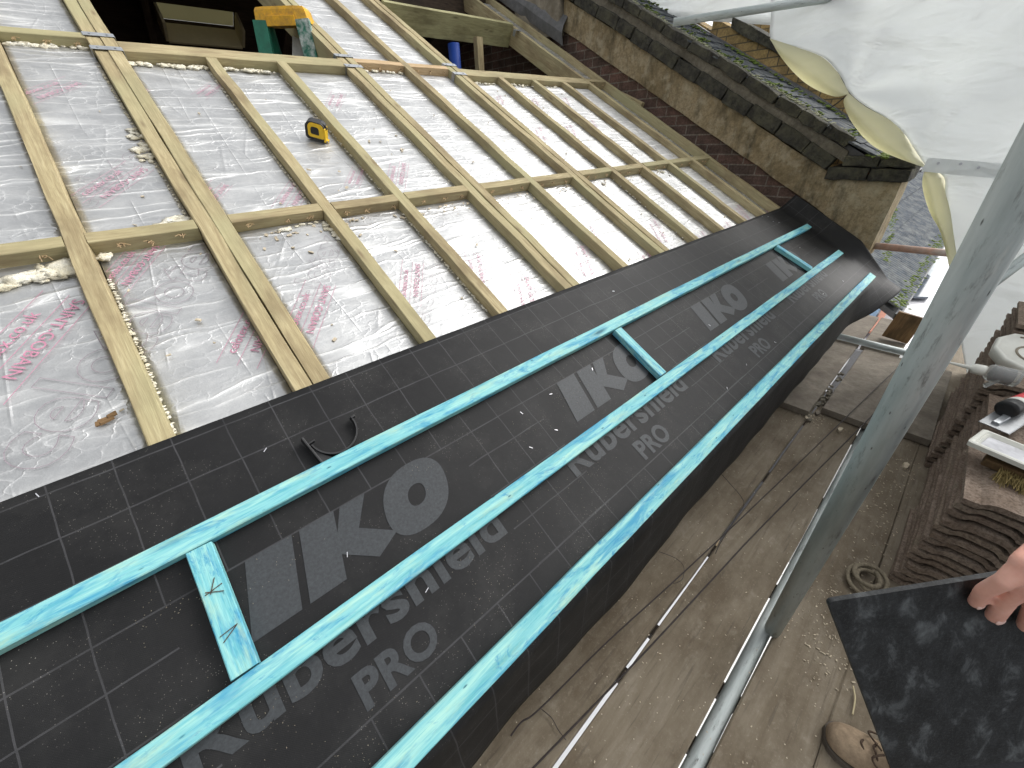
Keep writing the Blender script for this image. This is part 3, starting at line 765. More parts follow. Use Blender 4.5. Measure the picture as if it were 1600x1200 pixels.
# ------------------------------------------------------------------ loft interior
def wallbox(name, x0, x1, y0, y1, z0, z1, mat, label, cat, kind=None):
    bm = bmesh.new(); box_bm(bm, Vector(((x0 + x1) / 2, (y0 + y1) / 2, (z0 + z1) / 2)), (x1 - x0, y1 - y0, z1 - z0))
    return tag(link(name, from_bm(bm), mat), label, cat, kind=kind)
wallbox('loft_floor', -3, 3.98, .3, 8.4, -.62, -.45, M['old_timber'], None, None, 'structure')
wallbox('house_wall', -3, 3.98, .12, .34, GZ, -.16, M['whitewall'], 'front wall of the house below the eave, made white to brighten the floor gaps', 'wall')  # coloured white so that brightness shows through the floor gaps
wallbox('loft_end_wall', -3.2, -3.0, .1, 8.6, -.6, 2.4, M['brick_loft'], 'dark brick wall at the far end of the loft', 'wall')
yr, zr = 4.72 * RV.y, 4.72 * RV.z
def rear(x, s, n=0): return Vector((x, yr + .02 + s * RV.y, zr + .02 - s * RV.z)) + Vector((0, RV.z, RV.y)) * n
bm = bmesh.new()
HX0, HX1, HS0, HS1 = .80, 1.38, .70, .90
def rq(x0, x1, s0, s1, n0=0, n1=.03):
    vs = [bm.verts.new(rear(x, s, n)) for n in (n0, n1) for (x, s) in ((x0, s0), (x1, s0), (x1, s1), (x0, s1))]
    for f in ((0, 1, 2, 3), (7, 6, 5, 4), (0, 4, 5, 1), (1, 5, 6, 2), (2, 6, 7, 3), (3, 7, 4, 0)): bm.faces.new([vs[q] for q in f])
rq(-3.2, HX0, -.1, 4.8); rq(HX1, 4.0, -.1, 4.8); rq(HX0, HX1, -.1, HS0); rq(HX0, HX1, HS1, 4.8)
rs = empty('rear_roof', Matrix.Translation(rear(0, 0))); tag(rs, 'dark rear slope of the roof seen from inside through the loft opening', 'roof')
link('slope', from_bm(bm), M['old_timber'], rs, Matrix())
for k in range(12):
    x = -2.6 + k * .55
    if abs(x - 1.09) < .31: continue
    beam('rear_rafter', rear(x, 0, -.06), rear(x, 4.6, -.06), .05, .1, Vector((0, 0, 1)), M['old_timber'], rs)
for k, s in enumerate((.25, 1.35, 2.1, 3.2)):
    beam('purlin', rear(-3, s, -.15), rear(3.9, s, -.15), .06, .1, Vector((0, 0, 1)), M['old_timber'], rs)
bm = bmesh.new(); rq(HX0, HX1, HS0, HS1, .031, .036); link('rooflight_pane', from_bm(bm), M['ply_glow'], rs, Matrix())
for (x0, x1, s0, s1) in ((HX0 - .02, HX0, HS0, HS1), (HX1, HX1 + .02, HS0, HS1)):
    bm = bmesh.new(); rq(x0, x1, s0, s1, -.16, -.001); link('rooflight_lining', from_bm(bm), M['ply'], rs, Matrix())
bm = bmesh.new(); rq(HX0, HX1, HS1, HS1 + .02, -.16, -.001); link('rooflight_lining', from_bm(bm), M['ply'], rs, Matrix())
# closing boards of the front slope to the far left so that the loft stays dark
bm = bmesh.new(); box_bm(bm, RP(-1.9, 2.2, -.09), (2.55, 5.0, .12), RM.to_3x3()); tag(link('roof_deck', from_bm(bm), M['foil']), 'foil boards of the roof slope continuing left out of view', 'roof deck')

# blue pipe and inner post in the second opening
tube('water_pipe', Vector((2.78, 3.35, -.4)), Vector((2.84, 3.45, 1.62)), .055, M['blue']); tag(bpy.data.objects['water_pipe'], 'blue plastic pipe standing in the dark second loft opening', 'pipe')
beam('loft_post', Vector((3.02, 3.3, -.4)), Vector((3.02, 3.3, 1.66)), .06, .07, Vector((1, 0, 0)), M['timber']); tag(bpy.data.objects['loft_post'], 'upright timber post beside the blue pipe in the loft', 'post')

# ------------------------------------------------------------------ step ladder in the opening
lb = empty('step_ladder', Matrix.Translation((1.16, 2.95, -.45))); tag(lb, 'green step ladder with a yellow paint stained top cap standing in the loft opening', 'ladder')
c0 = onax(445, 26, 1, 2.95); lx, lz = c0.x, c0.z
rotz = Matrix.Rotation(R(-40), 3, 'Z')
bm = bmesh.new()
Lc = Vector((lx, 2.95, lz))
def lp(x, y, z): return Lc + rotz @ Vector((x, y, z))
vs = []
pr = [(-.165, -.07), (-.165, .05), (-.09, .09), (.09, .09), (.165, .05), (.165, -.07), (.10, -.085), (-.10, -.085)]
for z, s in ((-.040, .98), (.02, .93), (.035, .87)):
    vs.append([bm.verts.new(lp(x * s, y * s, z)) for x, y in pr])
for a in range(2):
    for k in range(8): bm.faces.new((vs[a][k], vs[a][(k + 1) % 8], vs[a + 1][(k + 1) % 8], vs[a + 1][k]))
bm.faces.new(vs[2]); bm.faces.new(vs[0][::-1])
link('top_cap', from_bm(bm), M['yellow'], lb, Matrix())
bm = bmesh.new()
for x in (-.1, 0, .1):
    for y in (-.03, .045): bmesh.ops.create_cone(bm, cap_ends=True, segments=12, radius1=.010, radius2=.010, depth=.006, matrix=Matrix.Translation(lp(x, y, .036)))
link('screw_head', from_bm(bm), M['blackrub'], lb, Matrix())
bm = bmesh.new(); box_bm(bm, lp(0, -.083, -.035), (.18, .012, .05), rotz, ch=.003); link('cap_skirt', from_bm(bm), M['yellow'], lb, Matrix())
for s in (-1, 1):
    beam('front_rail', lp(s * .13, -.07, -.03), lp(s * .24, -.42, -2.05), .030, .085, rotz @ Vector((1, 0, 0)), M['ladderpaint'] if s > 0 else M['green'], lb)
    beam('rear_rail', lp(s * .14, .06, -.03), lp(s * .25, .55, -2.05), .03, .045, rotz @ Vector((1, 0, 0)), M['green'] if s < 0 else M['ladderpaint'], lb)
for k in range(6):
    t = .14 + k * .145; w = .26 + t * .2
    beam('tread', lp(-w / 2, -.07 - .35 * t, -.03 - 2.02 * t), lp(w / 2, -.07 - .35 * t, -.03 - 2.02 * t), .08, .025, Vector((0, 0, 1)), M['strap'], lb)
# white bag-like dust sheet below the ladder top
bm = bmesh.new(); p = [onax(*q, 1, 3.0) for q in ((458, 56), (470, 62), (492, 84), (470, 92), (458, 90))]
vv = [bm.verts.new(x) for x in p] + [bm.verts.new(x + Vector((0, .02, 0))) for x in p]
bm.faces.new(vv[:5]); bm.faces.new(vv[:4:-1])
for k in range(5): bm.faces.new((vv[k], vv[5 + k], vv[5 + (k + 1) % 5], vv[(k + 1) % 5]))
tag(link('white_board', from_bm(bm), M['paint']), 'white board leaning behind the green ladder legs', 'board')

# ------------------------------------------------------------------ tape measure
tm = RM @ Matrix.Translation((.775, 1.985, -REC + .003)) @ Matrix.Rotation(R(-38), 4, 'Z')
te = empty('tape_measure', tm); tag(te, 'yellow and black tape measure lying on a foil board', 'tape measure')
def dshape(w, h, r):
    pts = []
    for k in range(9): a = math.pi / 2 + k * math.pi / 2 / 8; pts.append((-w / 2 + r + r * math.cos(a), h - r + r * math.sin(a)))
    pts += [(-w / 2, .008), (-w / 2 + .008, 0), (w / 2 - .004, 0), (w / 2, .006), (w / 2, h * .5)]
    for k in range(1, 8): a = k * math.pi / 2 / 8; pts.append((w / 2 - r * .8 + r * .8 * math.cos(a), h - r * .8 + r * .8 * math.sin(a)))
    return pts
def yprism(name, poly, y0, y1, mat, extra=Matrix()):
    bm = bmesh.new(); bm.from_mesh(prism(poly, y0, y1))
    bmesh.ops.bevel(bm, geom=bm.edges[:], offset=.0012, segments=2, affect='EDGES')
    return link(name, from_bm(bm), mat, te, tm @ extra)
yprism('case', dshape(.086, .078, .030), -.022, .022, M['blackrub'])
yprism('yellow_shell', [(x * .80 + .004, z * .80 + .012) for x, z in dshape(.086, .078, .028)], -.0245, .0245, M['tapeyellow'])
yprism('badge', [(x * .42, z * .42 + .026) for x, z in dshape(.086, .078, .03)], -.0262, .0262, M['black'])
yprism('lock_button', [(.02, .070), (.04, .066), (.046, .05), (.049, .052), (.043, .071), (.024, .079)], -.008, .008, M['black'])
yprism('tape_hook', [(.0432, .004), (.052, .004), (.052, -.004), (.0535, -.004), (.0535, .0055), (.0432, .0055)], -.010, .010, M['tapeyellow'])
yprism('bumper', [(.038, 0), (.0445, 0), (.0445, .058), (.038, .062)], -.0235, .0235, M['tapeyellow'])

# ------------------------------------------------------------------ roofing membrane
def felt_pt(u, s):
    """s: metres measured down the slope, V = .66 - s on the flat part"""
    vE = -.19; sf = .66 - vE
    wav = .0030 * noise.noise(Vector((u * 2.2, s * 4, 1))) + .0016 * noise.noise(Vector((u * 9, s * 8, 3)))
    flare = min(1, max(0, (u - 3.35) / .55)); flare = flare * flare * (3 - 2 * flare)
    nn = .0095 + wav
    if s <= sf:
        v = .66 - s; p = RP(u, v, nn)
    else:
        d = s - sf; A = (math.pi / 2 - TH) * (1 - flare)       # final bend angle
        rb = .022; arc = rb * A
        if A > 1e-4 and d < arc:
            a = d / rb; p = RP(u, vE, nn) - RV * (rb * math.sin(a)) - RN * (rb * (1 - math.cos(a)))
        else:
            rem = d - arc
            p = RP(u, vE, nn) - RV * (rb * math.sin(A)) - RN * (rb * (1 - math.cos(A)))
            dirn = -RV * math.cos(A) - RN * math.sin(A)
            p += dirn * rem
            ps = rem / .2
            p += Vector((0, -1, 0)) * (.007 * ps * noise.noise(Vector((u * 2.1, 0, 9))) + .0015 * ps * math.sin(u * 21)) * (1 - flare)
    # edge lip at the top and upstand against the parapet
    if u > 3.84:
        k = (u - 3.84) / .20
        hgt = .100 * (1 if s < .60 else max(.05, 1 - (s - .60) / .34))
        p = p + RN * (hgt * min(1, k * 1.25)) - Vector((u - 3.84, 0, 0)) * (.45 * k)
    return p
us = [-.95 + .04 * i for i in range(int((3.84 + .95) / .04) + 1)] + [3.85 + .02 * i for i in range(10)]
SL = .66 + .19 + .285
ss = [SL * j / 46 for j in range(47)]
def slen(u): 
    f = min(1, max(0, (u - 3.2) / .5)); return 1 - f * .085 + .002 * noise.noise(Vector((u * 5, 2, 2)))
V = []; UVs = []; F = []
for u in us:
    for s in ss:
        s2 = s * slen(u) if s > .9 else s
        if s > .9: s2 = .9 + (s - .9) * (slen(u) - .9 / SL) / (1 - .9 / SL)
        V.append(felt_pt(u, s2)); UVs.append((u, .66 - s))
ns = len(ss)
for i in range(len(us) - 1):
    for j in range(ns - 1): a = i * ns + j; F.append((a, a + 1, a + ns + 1, a + ns))
me = mesh(V, F); uvl = me.uv_layers.new(name='UVMap')
for lp_ in me.loops: uvl.data[lp_.index].uv = UVs[lp_.vertex_index]
for p in me.polygons: p.use_smooth = True
felt = link('roofing_membrane', me, M['membrane']); tag(felt, 'black printed roofing membrane hanging over the eave under the blue battens', 'membrane')
md = felt.modifiers.new('s', 'SOLIDIFY'); md.thickness = .0016; md.offset = -1

def drape(me, u0, v0, off=.0012, maxe=.03):
    """lay flat text (x->u, y->v) on the membrane"""
    bm = bmesh.new(); bm.from_mesh(me); bmesh.ops.triangulate(bm, faces=bm.faces)
    for _ in range(5):
        es = [e for e in bm.edges if e.calc_length() > maxe]
        if not es: break
        bmesh.ops.subdivide_edges(bm, edges=es, cuts=1); bmesh.ops.triangulate(bm, faces=bm.faces)
    for v in bm.verts:
        u, vv = v.co.x + u0, v.co.y + v0; v.co = felt_pt(u, .66 - vv) + RN * off
    out = bpy.data.meshes.new('m'); bm.to_mesh(out); bm.free(); return out
def poly_bm(bm, pts, sh=.27):
    vs = [bm.verts.new((x + y * sh, y, 0)) for x, y in pts]; bm.faces.new(vs)
def iko():
    bm = bmesh.new(); H = .150
    poly_bm(bm, [(0, 0), (.092, 0), (.092, H), (0, H)], .27)
    poly_bm(bm, [(.108, 0), (.185, 0), (.185, H), (.108, H)], .27)                      # K stem
    poly_bm(bm, [(.185, .052), (.262, 0), (.345 - .03, .028), (.232, .083), (.262, H), (.20, H), (.185, .10)], .27)
    # heavy O
    n = 40; cx, cy = .385, .078; o = []; inn = []
    for k in range(n):
        a = 2 * math.pi * k / n
        def se(rx, ry, p): return (cx + rx * abs(math.cos(a)) ** p * (1 if math.cos(a) > 0 else -1), cy + ry * abs(math.sin(a)) ** p * (1 if math.sin(a) > 0 else -1))
        o.append(se(.088, .084, .85)); inn.append(se(.024, .026, .9))
    ov = [bm.verts.new((x + y * .27, y, 0)) for x, y in o]; iv = [bm.verts.new((x + y * .27, y, 0)) for x, y in inn]
    for k in range(n): bm.faces.new((ov[k], ov[(k + 1) % n], iv[(k + 1) % n], iv[k]))
    me = bpy.data.meshes.new('iko'); bm.to_mesh(me); bm.free(); return me
IKO = iko(); RUB = text_mesh('Rubershield', .120, .0034, space=1.04); PRO = text_mesh('PRO', .088, .0032, space=1.04)
def xf(me, m): c = me.copy(); c.transform(m); return c
for k in range(-1, 4):
    o = .96 * k
    if k >= 0 or True:
        for nm, mm, du, dv in (('printed_brand_name', IKO, -.155, .160), ('printed_product_name', RUB, -.30, .028), ('printed_product_grade', PRO, -.045, -.066)):
            m2 = xf(mm, Matrix.Diagonal((1.16 if nm == 'printed_product_name' else 1, 1, 1, 1)))
            if o + du < -.95 or o + du > 3.3: continue
            l = link(nm, drape(m2, o + du, dv), M['ink'], felt, None)
# staples and sawdust on the membrane
bm = bmesh.new(); rnd = random.Random(5)
for k in range(22):
    u, v = rnd.uniform(-.4, 3.6), rnd.choice([.645, .56, .30, .20, .05, -.05]) + rnd.uniform(-.03, .01)
    box_bm(bm, felt_pt(u, .66 - v) + RN * .0015, (.011, .0016, .0014), RM.to_3x3() @ Matrix.Rotation(rnd.uniform(0, 3), 3, 'Z'))
link('staples', from_bm(bm), M['silver'], felt, None)
bm = bmesh.new()
cent = [(rnd.uniform(-.35, 1.6), rnd.uniform(-.14, .34)) for _ in range(26)]
for k in range(900):
    c = rnd.choice(cent); u, v = c[0] + rnd.gauss(0, .05), c[1] + rnd.gauss(0, .03)
    if v < -.17 or v > .62: continue
    s = rnd.uniform(.0005, .0012); box_bm(bm, felt_pt(u, .66 - v) + RN * .001, (s * rnd.uniform(1, 2.5), s, s * .5), RM.to_3x3() @ Matrix.Rotation(rnd.uniform(0, 3), 3, 'Z'))
tag(link('sawdust', from_bm(bm), M['mortar']), 'fine pale sawdust flecks spread over the black membrane', 'sawdust', kind='stuff')

# ------------------------------------------------------------------ battens
BT = .025
g = 'blue treated battens on the membrane'
for (v, w, u1, lab, bow, dv) in ((.398, .044, 3.80, 'long blue batten highest up the membrane', .004, 0), (.098, .044, 3.74, 'long blue batten in the middle of the membrane', -.003, 0), (-.167, .047, 3.74, 'long blue batten nearest the eave edge', .003, 0)):
    b = beam('roof_batten', RP(-.95, v, .0125 + BT / 2), RP(u1, v + dv, .0125 + BT / 2), w, BT, RN, M['batten'], bow=bow, jit=.0008)
    tag(b, lab, 'batten', g)
for (u, du, lab) in ((-.172, -.004, 'short blue offcut between the upper battens, nearest one with pencil marks'), (1.262, 0, 'short blue offcut between the upper battens, middle one'), (3.085, .03, 'short blue offcut between the upper battens, farthest one')):
    b = beam('batten_offcut', RP(u + du, .1215, .013 + BT / 2), RP(u - du, .3745, .013 + BT / 2), .044, BT, RN, M['batten'], jit=.0006)
    tag(b, lab, 'batten offcut', 'short blue offcuts between the battens')
    if u < 0:
        bm = bmesh.new()
        for (x, a) in ((.055, .2), (.05, -.5), (-.028, .15), (-.035, .55), (.062, 1.1)): box_bm(bm, Vector((x - .02, 0, BT / 2 + .0014)), (.0016, .030, .0006), Matrix.Rotation(a, 3, 'Z'))
        link('pencil_mark', from_bm(bm), M['lace'], b, WM[b.name])

# black gutter bracket lying above the first batten
gb = empty('gutter_bracket', RM @ Matrix.Translation((.15, .45, .01))); tag(gb, 'black half round gutter bracket lying against the top batten', 'gutter bracket')
bm = bmesh.new(); n = 18; r0, r1, hw = .056, .060, .011
ring = []
for k in range(n + 1):
    a = math.pi + (math.pi) * k / n
    ring.append([Vector((r * math.cos(a), r * math.sin(a), z)) for r, z in ((r0, -hw), (r1, -hw), (r1, hw), (r0, hw))])
rv = [[bm.verts.new(p) for p in q] for q in ring]
for k in range(n):
    for j in range(4): bm.faces.new((rv[k][j], rv[k][(j + 1) % 4], rv[k + 1][(j + 1) % 4], rv[k + 1][j]))
bm.faces.new(rv[0]); bm.faces.new(rv[-1][::-1])
GM = RM @ Matrix.Translation((.155, .492, .024)) @ Matrix.Rotation(R(10), 4, 'Z') @ Matrix.Rotation(R(14), 4, 'X')
link('half_round_arm', from_bm(bm), M['black'], gb, GM, False)
bm = bmesh.new(); box_bm(bm, Vector((-.066, -.018, 0)), (.005, .09, .030), ch=.001); link('back_plate', from_bm(bm), M['black'], gb, GM); bm = bmesh.new(); box_bm(bm, Vector((.062, .004, 0)), (.012, .006, .022), ch=.001); link('hook', from_bm(bm), M['black'], gb, GM); bm = bmesh.new(); box_bm(bm, Vector((-.055, .006, 0)), (.018, .004, .022), ch=.001)
link('hook', from_bm(bm), M['black'], gb, GM)
bm = bmesh.new(); bm.from_mesh(prism([(-.064, .0), (-.064, -.055), (-.035, -.060), (-.050, -.035)], -.004, .004)); bm.transform(Matrix.Rotation(R(-90), 4, 'X') @ Matrix()); 
for v in bm.verts: v.co = Vector((v.co.x, -abs(v.co.y), v.co.z))
link('web', from_bm(bm), M['black'], gb, GM)

# fascia board hidden behind the hanging membrane
tag(beam('fascia_board', Vector((-3, -.10, -.19)), Vector((3.98, -.10, -.19)), .02, .16, Vector((0, 0, 1)), M['timber']), 'pine fascia board behind the hanging membrane', 'fascia')

# ------------------------------------------------------------------ parapet wall
tn = math.tan(TH)
par = empty('parapet_wall', Matrix.Translation((4.0, 0, 0))); tag(par, 'stained old rendered parapet wall with dark brick coping at the right edge of the roof', 'parapet wall')
def rake_prism(x0, x1, ya, yb, h0, h1, mat, name, parent, wob=0, zend=None, seg=None):
    n = seg or max(2, int((yb - ya) / .07)); V = []; F = []
    for i in range(n + 1):
        y = ya + (yb - ya) * i / n
        for (x, h) in ((x0, h0), (x0, h1), (x1, h1), (x1, h0)):
            w = wob * noise.noise(Vector((y * 5, h * 9, x)))
            V.append((x + w, y, y * tn + h + w))
    for i in range(n):
        for k in range(4): F.append((i * 4 + k, i * 4 + (k + 1) % 4, i * 4 + 4 + (k + 1) % 4, i * 4 + 4 + k))
    F.append((3, 2, 1, 0)); F.append(tuple(n * 4 + k for k in range(4)))
    bm = bmesh.new(); bm.from_mesh(mesh(V, F)); return link(name, from_bm(bm), mat, parent, Matrix())
PX = 3.985
rake_prism(PX + .02, 4.04, .12, 5.2, -1.2, .13, M['brick_dark'], 'brickwork', par, .006)
rake_prism(PX - .012, 4.04, .30, 3.08, .125, .372, M['render'], 'render_band', par, .010)
# block end of the rendered wall with an upright outer edge
pts = [(.31, .31 * tn + .12), (.31, .31 * tn + .372), (-.065, .513), (-.065, .02), (.0, -.02), (.12, -.02)]
bm = bmesh.new(); bm.from_mesh(mesh([(PX - .012, y, z) for y, z in pts] + [(4.33, y, z) for y, z in pts], [tuple(range(6)), tuple(range(11, 5, -1))] + [(i, (i + 1) % 6, 6 + (i + 1) % 6, 6 + i) for i in range(6)]))
bmesh.ops.subdivide_edges(bm, edges=[e for e in bm.edges if e.calc_length() > .1], cuts=5, use_grid_fill=True)
for v in bm.verts: v.co += Vector((1, 1, 1)) * .008 * noise.noise(v.co * 8)
link('render_band', from_bm(bm), M['render'], par, Matrix())
wallbox('lower_party_wall', PX + .05, 4.30, .14, .9, GZ, -.03, M['brick_wall'], 'brick party wall end below the parapet, hidden behind the membrane corner', 'wall')
def blocks(name, x0, x1, ya, yb, L, h0, h1, mat, jit=.006, gap=.010, sub=1):
    bm = bmesh.new(); y = ya; rnd = random.Random(int(h0 * 1000))
    while y < yb - .02:
        l = L * rnd.uniform(.7, 1.2); y2 = min(y + l, yb)
        c = Vector(((x0 + x1) / 2 + rnd.uniform(-.010, .010), (y + y2) / 2, (y + y2) / 2 * tn + (h0 + h1) / 2 + rnd.uniform(-.007, .007)))
        rot = Matrix.Rotation(TH + rnd.uniform(-.035, .035), 3, 'X') @ Matrix.Rotation(rnd.uniform(-.03, .03), 3, 'Z')
        g_ = box_bm(bm, c, (x1 - x0, (y2 - y) / math.cos(TH) - gap, (h1 - h0) * math.cos(TH) - .004), rot, ch=.008)
        y = y2
    bmesh.ops.subdivide_edges(bm, edges=[e for e in bm.edges if e.calc_length() > .06], cuts=2, use_grid_fill=True)
    for v in bm.verts: v.co += Vector((noise.noise(v.co * 17), noise.noise(v.co * 17 + Vector((9, 0, 0))), noise.noise(v.co * 17 + Vector((0, 9, 0))))) * jit
    return link(name, from_bm(bm), mat, par, Matrix())
blocks('brick_course', PX - .045, 4.05, .37, 5.2, .24, .375, .478, M['coping'], .012)
rake_prism(PX - .015, 4.05, .30, 5.2, .470, .545, M['mortar'], 'mortar_bed', par, .010)
blocks('coping', PX - .05, 4.03, .30, 5.2, .23, .545, .625, M['coping'], .014)
# flat kneeler at the foot of the parapet
bm = bmesh.new()
for (ya, yb, za, zb, x0) in ((-.095, .12, .520, .600, PX - .045), (.128, .385, .522, .602, PX - .045), (-.105, .09, .608, .668, PX - .055), (.098, .30, .610, .674, PX - .055)):
    box_bm(bm, Vector(((x0 + 4.33) / 2, (ya + yb) / 2, (za + zb) / 2)), (4.33 - x0, yb - ya, zb - za), ch=.010)
bmesh.ops.subdivide_edges(bm, edges=[e for e in bm.edges if e.calc_length() > .06], cuts=3, use_grid_fill=True)
for v in bm.verts: v.co += Vector((noise.noise(v.co * 13), noise.noise(v.co * 13 + Vector((9, 0, 0))), noise.noise(v.co * 13 + Vector((0, 9, 0))))) * .009
link('kneeler', from_bm(bm), M['coping'], par, Matrix())
# rendered chimney foot with lead, top of the parapet
bm = bmesh.new(); box_bm(bm, Vector((4.08, 3.42, 2.25)), (.34, .66, 1.05), ch=.02); bmesh.ops.subdivide_edges(bm, edges=bm.edges[:], cuts=3, use_grid_fill=True)
for v in bm.verts: v.co += Vector((1, 1, 0)) * .012 * noise.noise(v.co * 6)
ch = tag(link('chimney', from_bm(bm), M['flaunch']), 'grey rendered chimney foot rising from the parapet at the top', 'chimney')
bm = bmesh.new(); p = [(3.80, 2.98, 1.62), (3.86, 3.10, 1.78), (3.88, 3.6, 2.06), (3.90, 4.2, 2.44)]
for k, (x, y, z) in enumerate(p):
    pass
V = []; F = []
for k in range(14):
    t = k / 13; y = 3.02 + 1.2 * t; z = y * tn + .12
    for (dx, dz) in ((0, -.1), (-.02, .0), (.0, .06), (.06 + .02 * math.sin(k * 1.9), .13 + .02 * math.sin(k * 2.7))): V.append((3.905 + dx + .008 * math.sin(k * 1.3), y, z + dz))
for k in range(13):
    for j in range(3): a = k * 4 + j; F.append((a, a + 1, a + 5, a + 4))
fl = link('lead_flashing', mesh(V, F), M['lead']); fl.modifiers.new('s', 'SOLIDIFY').thickness = .003; tag(fl, 'torn grey lead flashing curling beside the chimney foot', 'flashing')
tag(beam('timber_offcut', Vector((3.935, 2.75, 1.36)), Vector((3.94, 2.02, 1.07)), .05, .045, RN, M['timber']), 'short pine offcut wedged between the outer rafter and the brick', 'timber')

# ------------------------------------------------------------------ neighbour's slates, second parapet, lower bay
def slate_roof(name, x0, x1, s0, s1, off, lab, sw=.25, ex=.20, pitch=TH, th=.010, base=Vector((0, 0, 0)), mat='slate'):
    rv = Vector((0, math.cos(pitch), math.sin(pitch))); rn = Vector((0, -math.sin(pitch), math.cos(pitch)))
    e = empty(name, Matrix.Translation(base)); tag(e, lab, 'house')
    bm = bmesh.new(); rnd = random.Random(2); row = 0; s = s0
    while s < s1:
        x = x0 - (sw / 2 if row % 2 else 0)
        while x < x1:
            w = sw; c = base + Vector((x + w / 2, 0, 0)) + rv * (s + ex * .6) + rn * (off + rnd.uniform(-.003, .003))
            rot = Matrix(((1, 0, 0), rv, rn)).transposed() @ Matrix.Rotation(-.045 + rnd.uniform(-.012, .012), 3, 'X') @ Matrix.Rotation(rnd.uniform(-.015, .015), 3, 'Z')
            box_bm(bm, c, (w - .006, ex * 1.35, th), rot, jit=.0015); x += sw
        s += ex; row += 1
    link('slates', from_bm(bm), M[mat], e, Matrix())
    bm = bmesh.new(); c = base + Vector(((x0 + x1) / 2, 0, 0)) + rv * ((s0 + s1) / 2) + rn * (off - .05)
    box_bm(bm, c, (x1 - x0 + .1, s1 - s0 + .1, .05), Matrix(((1, 0, 0), rv, rn)).transposed()); link('roof_deck', from_bm(bm), M['lead'], e, Matrix())
    return e
slate_roof('neighbouring_house', 4.04, 4.84, .25, 5.4, .53, 'neighbouring house roofed in mossy grey slates just beyond the parapet', .2, .17)
w2 = empty('stock_brick_wall', Matrix.Translation((4.95, 0, 0))); tag(w2, 'yellow stock brick wall with dark sloping coping beyond the slates', 'brick wall')
rake_prism(4.89, 5.20, .05, 1.95, .1, .735, M['brick_yellow'], 'brickwork', w2, .004)
rake_prism(4.84, 4.89, .05, 5.5, .48, .625, M['lead'], 'flashing_band', w2, .006)
rake_prism(4.86, 5.2, .0, 1.75, .735, .815, M['coping'], 'coping', w2, .012)
rake_prism(4.90, 5.20, 1.952, 4.2, .1, .64, M['brick_yellow'], 'brickwork', w2, .004)
wallbox('far_brick_wall', 7.2, 7.5, 2.0, 2.6, 0, 2.35, M['brick_yellow'], 'pale brick chimney wall far beyond under the white sheet', 'wall')

def moss(name, pts, mat, lab, rnd, rs=(.005, .014)):
    bm = bmesh.new()
    for p in pts:
        g_ = bmesh.ops.create_icosphere(bm, subdivisions=1, radius=1); r = rnd.uniform(*rs); q = rnd.random() * 40
        for v in g_['verts']:
            k = 1 + .5 * noise.noise(v.co * 2 + Vector((q, 0, 0))); v.co = p + Vector((v.co.x * r * 1.5, v.co.y * r * 1.5, v.co.z * r * .6)) * k
    return tag(link(name, from_bm(bm), mat), lab, 'moss', kind='stuff')
rnd = random.Random(11)
def nroof(x, s, n=.545): return Vector((x, 0, 0)) + RV * s + RN * n
P = []
for k in range(900):
    s = rnd.uniform(.3, 3.4); x = 4.10 + abs(rnd.gauss(0, .2)) if rnd.random() < .5 else 4.82 - abs(rnd.gauss(0, .08))
    if x > 4.83: continue
    if noise.noise(Vector((x * 4, s * 4, 0))) > .0: P.append(nroof(x, s))
moss('moss', P[:420], M['moss'], 'bright green moss clumps on the neighbouring slates', rnd)
P = [Vector((4.02 + abs(rnd.gauss(0, .07)), y, y * tn + .612 + rnd.uniform(0, .008))) for y in [rnd.uniform(.35, 5) for _ in range(1100)]]
moss('lichen', P, M['lichen'], 'pale lichen crust along the back of the parapet coping', rnd, (.004, .011))
P = [Vector((rnd.uniform(4.0, 4.3), rnd.uniform(-.05, .35), .675)) for _ in range(120)] + [Vector((rnd.uniform(3.93, 3.99), rnd.uniform(-.05, .2), rnd.uniform(.655, .68))) for _ in range(24)]
moss('moss', P, M['moss'], 'yellow green moss along the kneeler stone at the parapet foot', rnd, (.006, .018))

# lower neighbouring bay with gutter, fascia and shop front, seen past the end of the parapet
LB = Vector((0, -.05, -.55)); lo_ = empty('terraced_house', Matrix.Translation(LB)); tag(lo_, 'lower terraced house with grey ribbed roof tiles seen past the end of the parapet', 'house')
V = []; F = []; nxr = 640
rows_ = [(-.36, 0.0)]
for k in range(8): rows_ += [(-.36 + .30 * (k + 1) - .001, -.0), (-.36 + .30 * (k + 1), .022)] if k < 7 else [(2.1, 0)]
for j, (sv, _) in enumerate(rows_):
    for i in range(nxr + 1):
        x = 5.2 + .015 * i; ph = (x / .075) % 1
        h = .018 if ph < .42 else (.0 if ph < .86 else .010)
        up = .016 if j % 2 == 1 and j > 0 else 0
        V.append(LB + Vector((x, 0, 0)) + RV * sv + RN * (h + (0.02 if j % 2 == 0 else 0.0) + .003 * noise.noise(Vector((x * 3, sv * 3, 0)))))
for j in range(len(rows_) - 1):
    for i in range(nxr): a = j * (nxr + 1) + i; F.append((a, a + 1, a + nxr + 2, a + nxr + 1))
ro = link('ribbed_tiles', mesh(V, F), M['ribtile'], lo_, Matrix())
bm = bmesh.new(); box_bm(bm, LB + Vector((10, 0, 0)) + RV * .85 - RN * .05, (9.6, 2.5, .05), RM.to_3x3()); link('roof_deck', from_bm(bm), M['lead'], lo_, Matrix())
bm = bmesh.new(); box_bm(bm, Vector((10, -.36, -.76)), (9.6, .03, .06)); link('fascia', from_bm(bm), M['whitewall'], lo_, Matrix())
bm = bmesh.new(); box_bm(bm, Vector((10, .55, -3.2)), (9.6, .4, 4.6)); link('wall', from_bm(bm), M['whitewall'], lo_, Matrix())
P = [Vector((rnd.uniform(5.2, 13), 0, 0)) + LB + RV * (-.30 + rnd.gauss(0, .035)) + RN * .03 for _ in range(500)]
